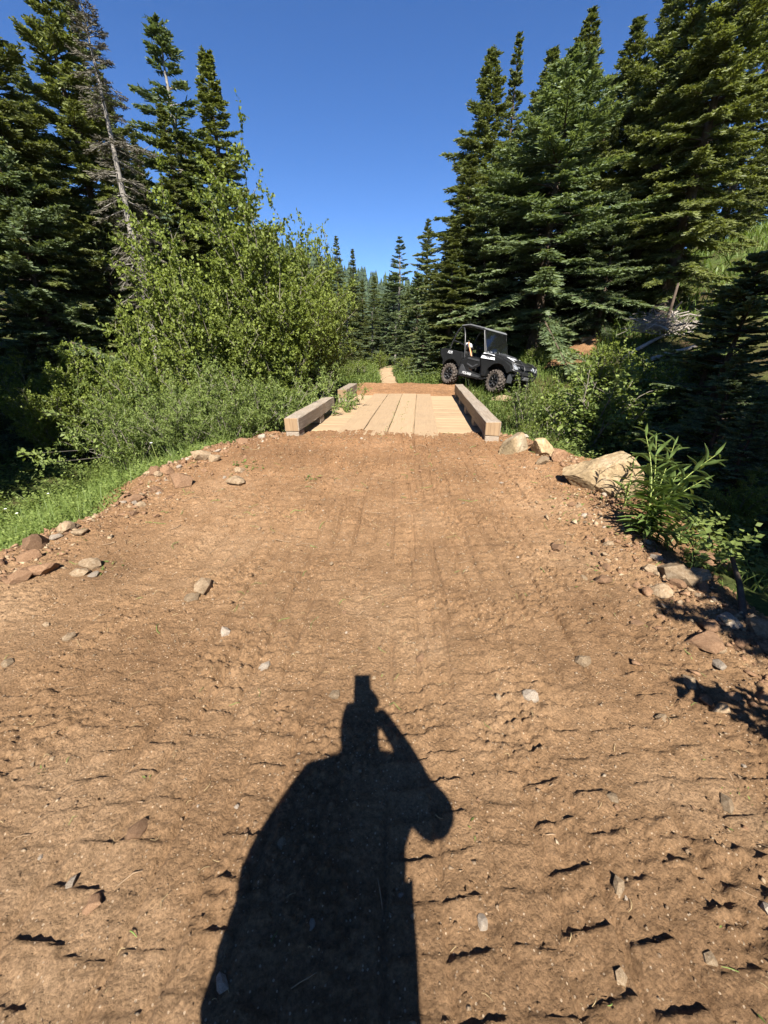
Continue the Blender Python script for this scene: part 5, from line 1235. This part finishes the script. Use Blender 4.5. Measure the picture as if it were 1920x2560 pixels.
# ================================================================== LITTER ON THE TRACK
def sticks(name, n, lo, hi, rad, mat, seed, label, cat):
    rg2 = np.random.default_rng(seed); pp = []
    y = .35 + 5.8 * rg2.random(n) ** 1.2; xl = np.interp(y, YL, XL); xr = np.interp(y, YR, XR); x = xl + (xr - xl) * np.where(rg2.random(n) < .5, rg2.beta(.55, .5, n), rg2.random(n)); z = dirt(x, y, False) + .006
    for k in range(n):
        a = rg2.uniform(0, 6.28); near_ = float(np.clip(y[k] / 3.2, .32, 1)); L = rg2.uniform(lo, hi) * (.35 + .65 * rg2.random()) * near_; d = np.array([math.cos(a), math.sin(a), 0]); b_ = np.array([-d[1], d[0], 0]) * rg2.normal(0, .12) * L
        P = np.array([x[k], y[k], z[k]]) + np.stack([d * L * s + b_ * (1 - (2 * s - 1) ** 2) for s in (0, .33, .66, 1)]); P[:, 2] = dirt(P[:, 0], P[:, 1]) + .004 + np.array([0, .004, .006, .002])
        pp.append((P, rad * (.4 + .6 * near_) * rg2.uniform(.5, 1.4) * np.array([1, 1, .9, .5])))
    V, F = tubes(pp, 4); tag(link(name, mesh_np(name, V, F), mat, None, 'stuff'), label, cat)
M['straw'] = simple('straw', (.32, .24, .125), .8, 0, .2, .3, 30); M['root'] = simple('root', (.22, .15, .09), .85, 0, .2, .3, 30); M['cut'] = simple('cut_grass', (.14, .19, .05), .7, 0, .2, .3, 30)
sticks('straw_litter', 520, .03, .16, .0016, 'straw', 81, 'dry straw bits scattered over the dirt track', 'straw')
sticks('root_litter', 130, .06, .28, .0032, 'root', 82, 'broken roots and twigs lying on the dirt track', 'twigs')
sticks('cut_grass', 150, .05, .24, .0022, 'cut', 83, 'torn green grass stems lying on the dirt track', 'grass')
rg = np.random.default_rng(91); P, D = [], []
for (px, py, m, sp) in ((590, 1172, 26, .10), (640, 1170, 16, .07), (772, 1200, 14, .05), (1450, 1250, 20, .10), (1420, 1290, 16, .1), (1560, 1350, 14, .08), (1500, 1440, 10, .1), (1125, 1085, 8, .05), (270, 1420, 16, .08), (200, 1350, 8, .06), (1870, 2010, 12, .07), (110, 1930, 3, .02), (1180, 2080, 4, .015), (380, 1960, 3, .015), (1880, 2420, 12, .08)):
    c = hit(px, py); x = c[0] + rg.normal(0, sp, m); y = c[1] + rg.normal(0, sp * 1.2, m); P.append(np.stack([x, y, dirt(x, y) + .008], 1))
P = np.concatenate(P); n = len(P); D = np.stack([rg.normal(0, 1, n), rg.normal(0, 1, n), rg.uniform(0, .4, n)], 1)
V, F = scatter(LANCE_V, LEAF_F, P, D, unit(np.array([0, 0, 1.0])[None] + rg.normal(0, .3, (n, 3))), rg.uniform(.025, .075, n) * np.clip(P[:, 1] / 4, .28, 1))
tag(link('torn_leaves', mesh_np('torn_leaves', V, F, np.repeat(rg.uniform(.2, 1, n), 4)), 'willow', None, 'stuff'), 'torn green leaves strewn on the dirt track', 'leaves')
bgp = np.array([(*bw(u, v), DECK + .045) for u, v in [(rg.normal(-.06, .02) + (.0 if k % 2 else .20), rg.uniform(.6, 4.2)) for k in range(60)]])
blades('seam_weeds', bgp, .03, .10, .008, 'grass', 92, .9, label='weeds sprouting along a seam of the bridge boards', cat='weeds')

# ================================================================== THE AIR
hz = box_mesh('haze', 1000, 1100, 130, 0); hm = bpy.data.materials.new('haze'); hm.use_nodes = True
for n_ in list(hm.node_tree.nodes):
    if n_.type == 'BSDF_PRINCIPLED': hm.node_tree.nodes.remove(n_)
pv = hm.node_tree.nodes.new('ShaderNodeVolumePrincipled'); pv.inputs['Density'].default_value = 0.00007; pv.inputs['Color'].default_value = (.80, .88, 1.0, 1)
hm.node_tree.links.new(pv.outputs[0], hm.node_tree.nodes['Material Output'].inputs['Volume'])
ho = link('haze', hz, hm, None, 'stuff'); ho.location = (0, 50, 59); tag(ho, 'thin pale blue air over the valley', 'haze')
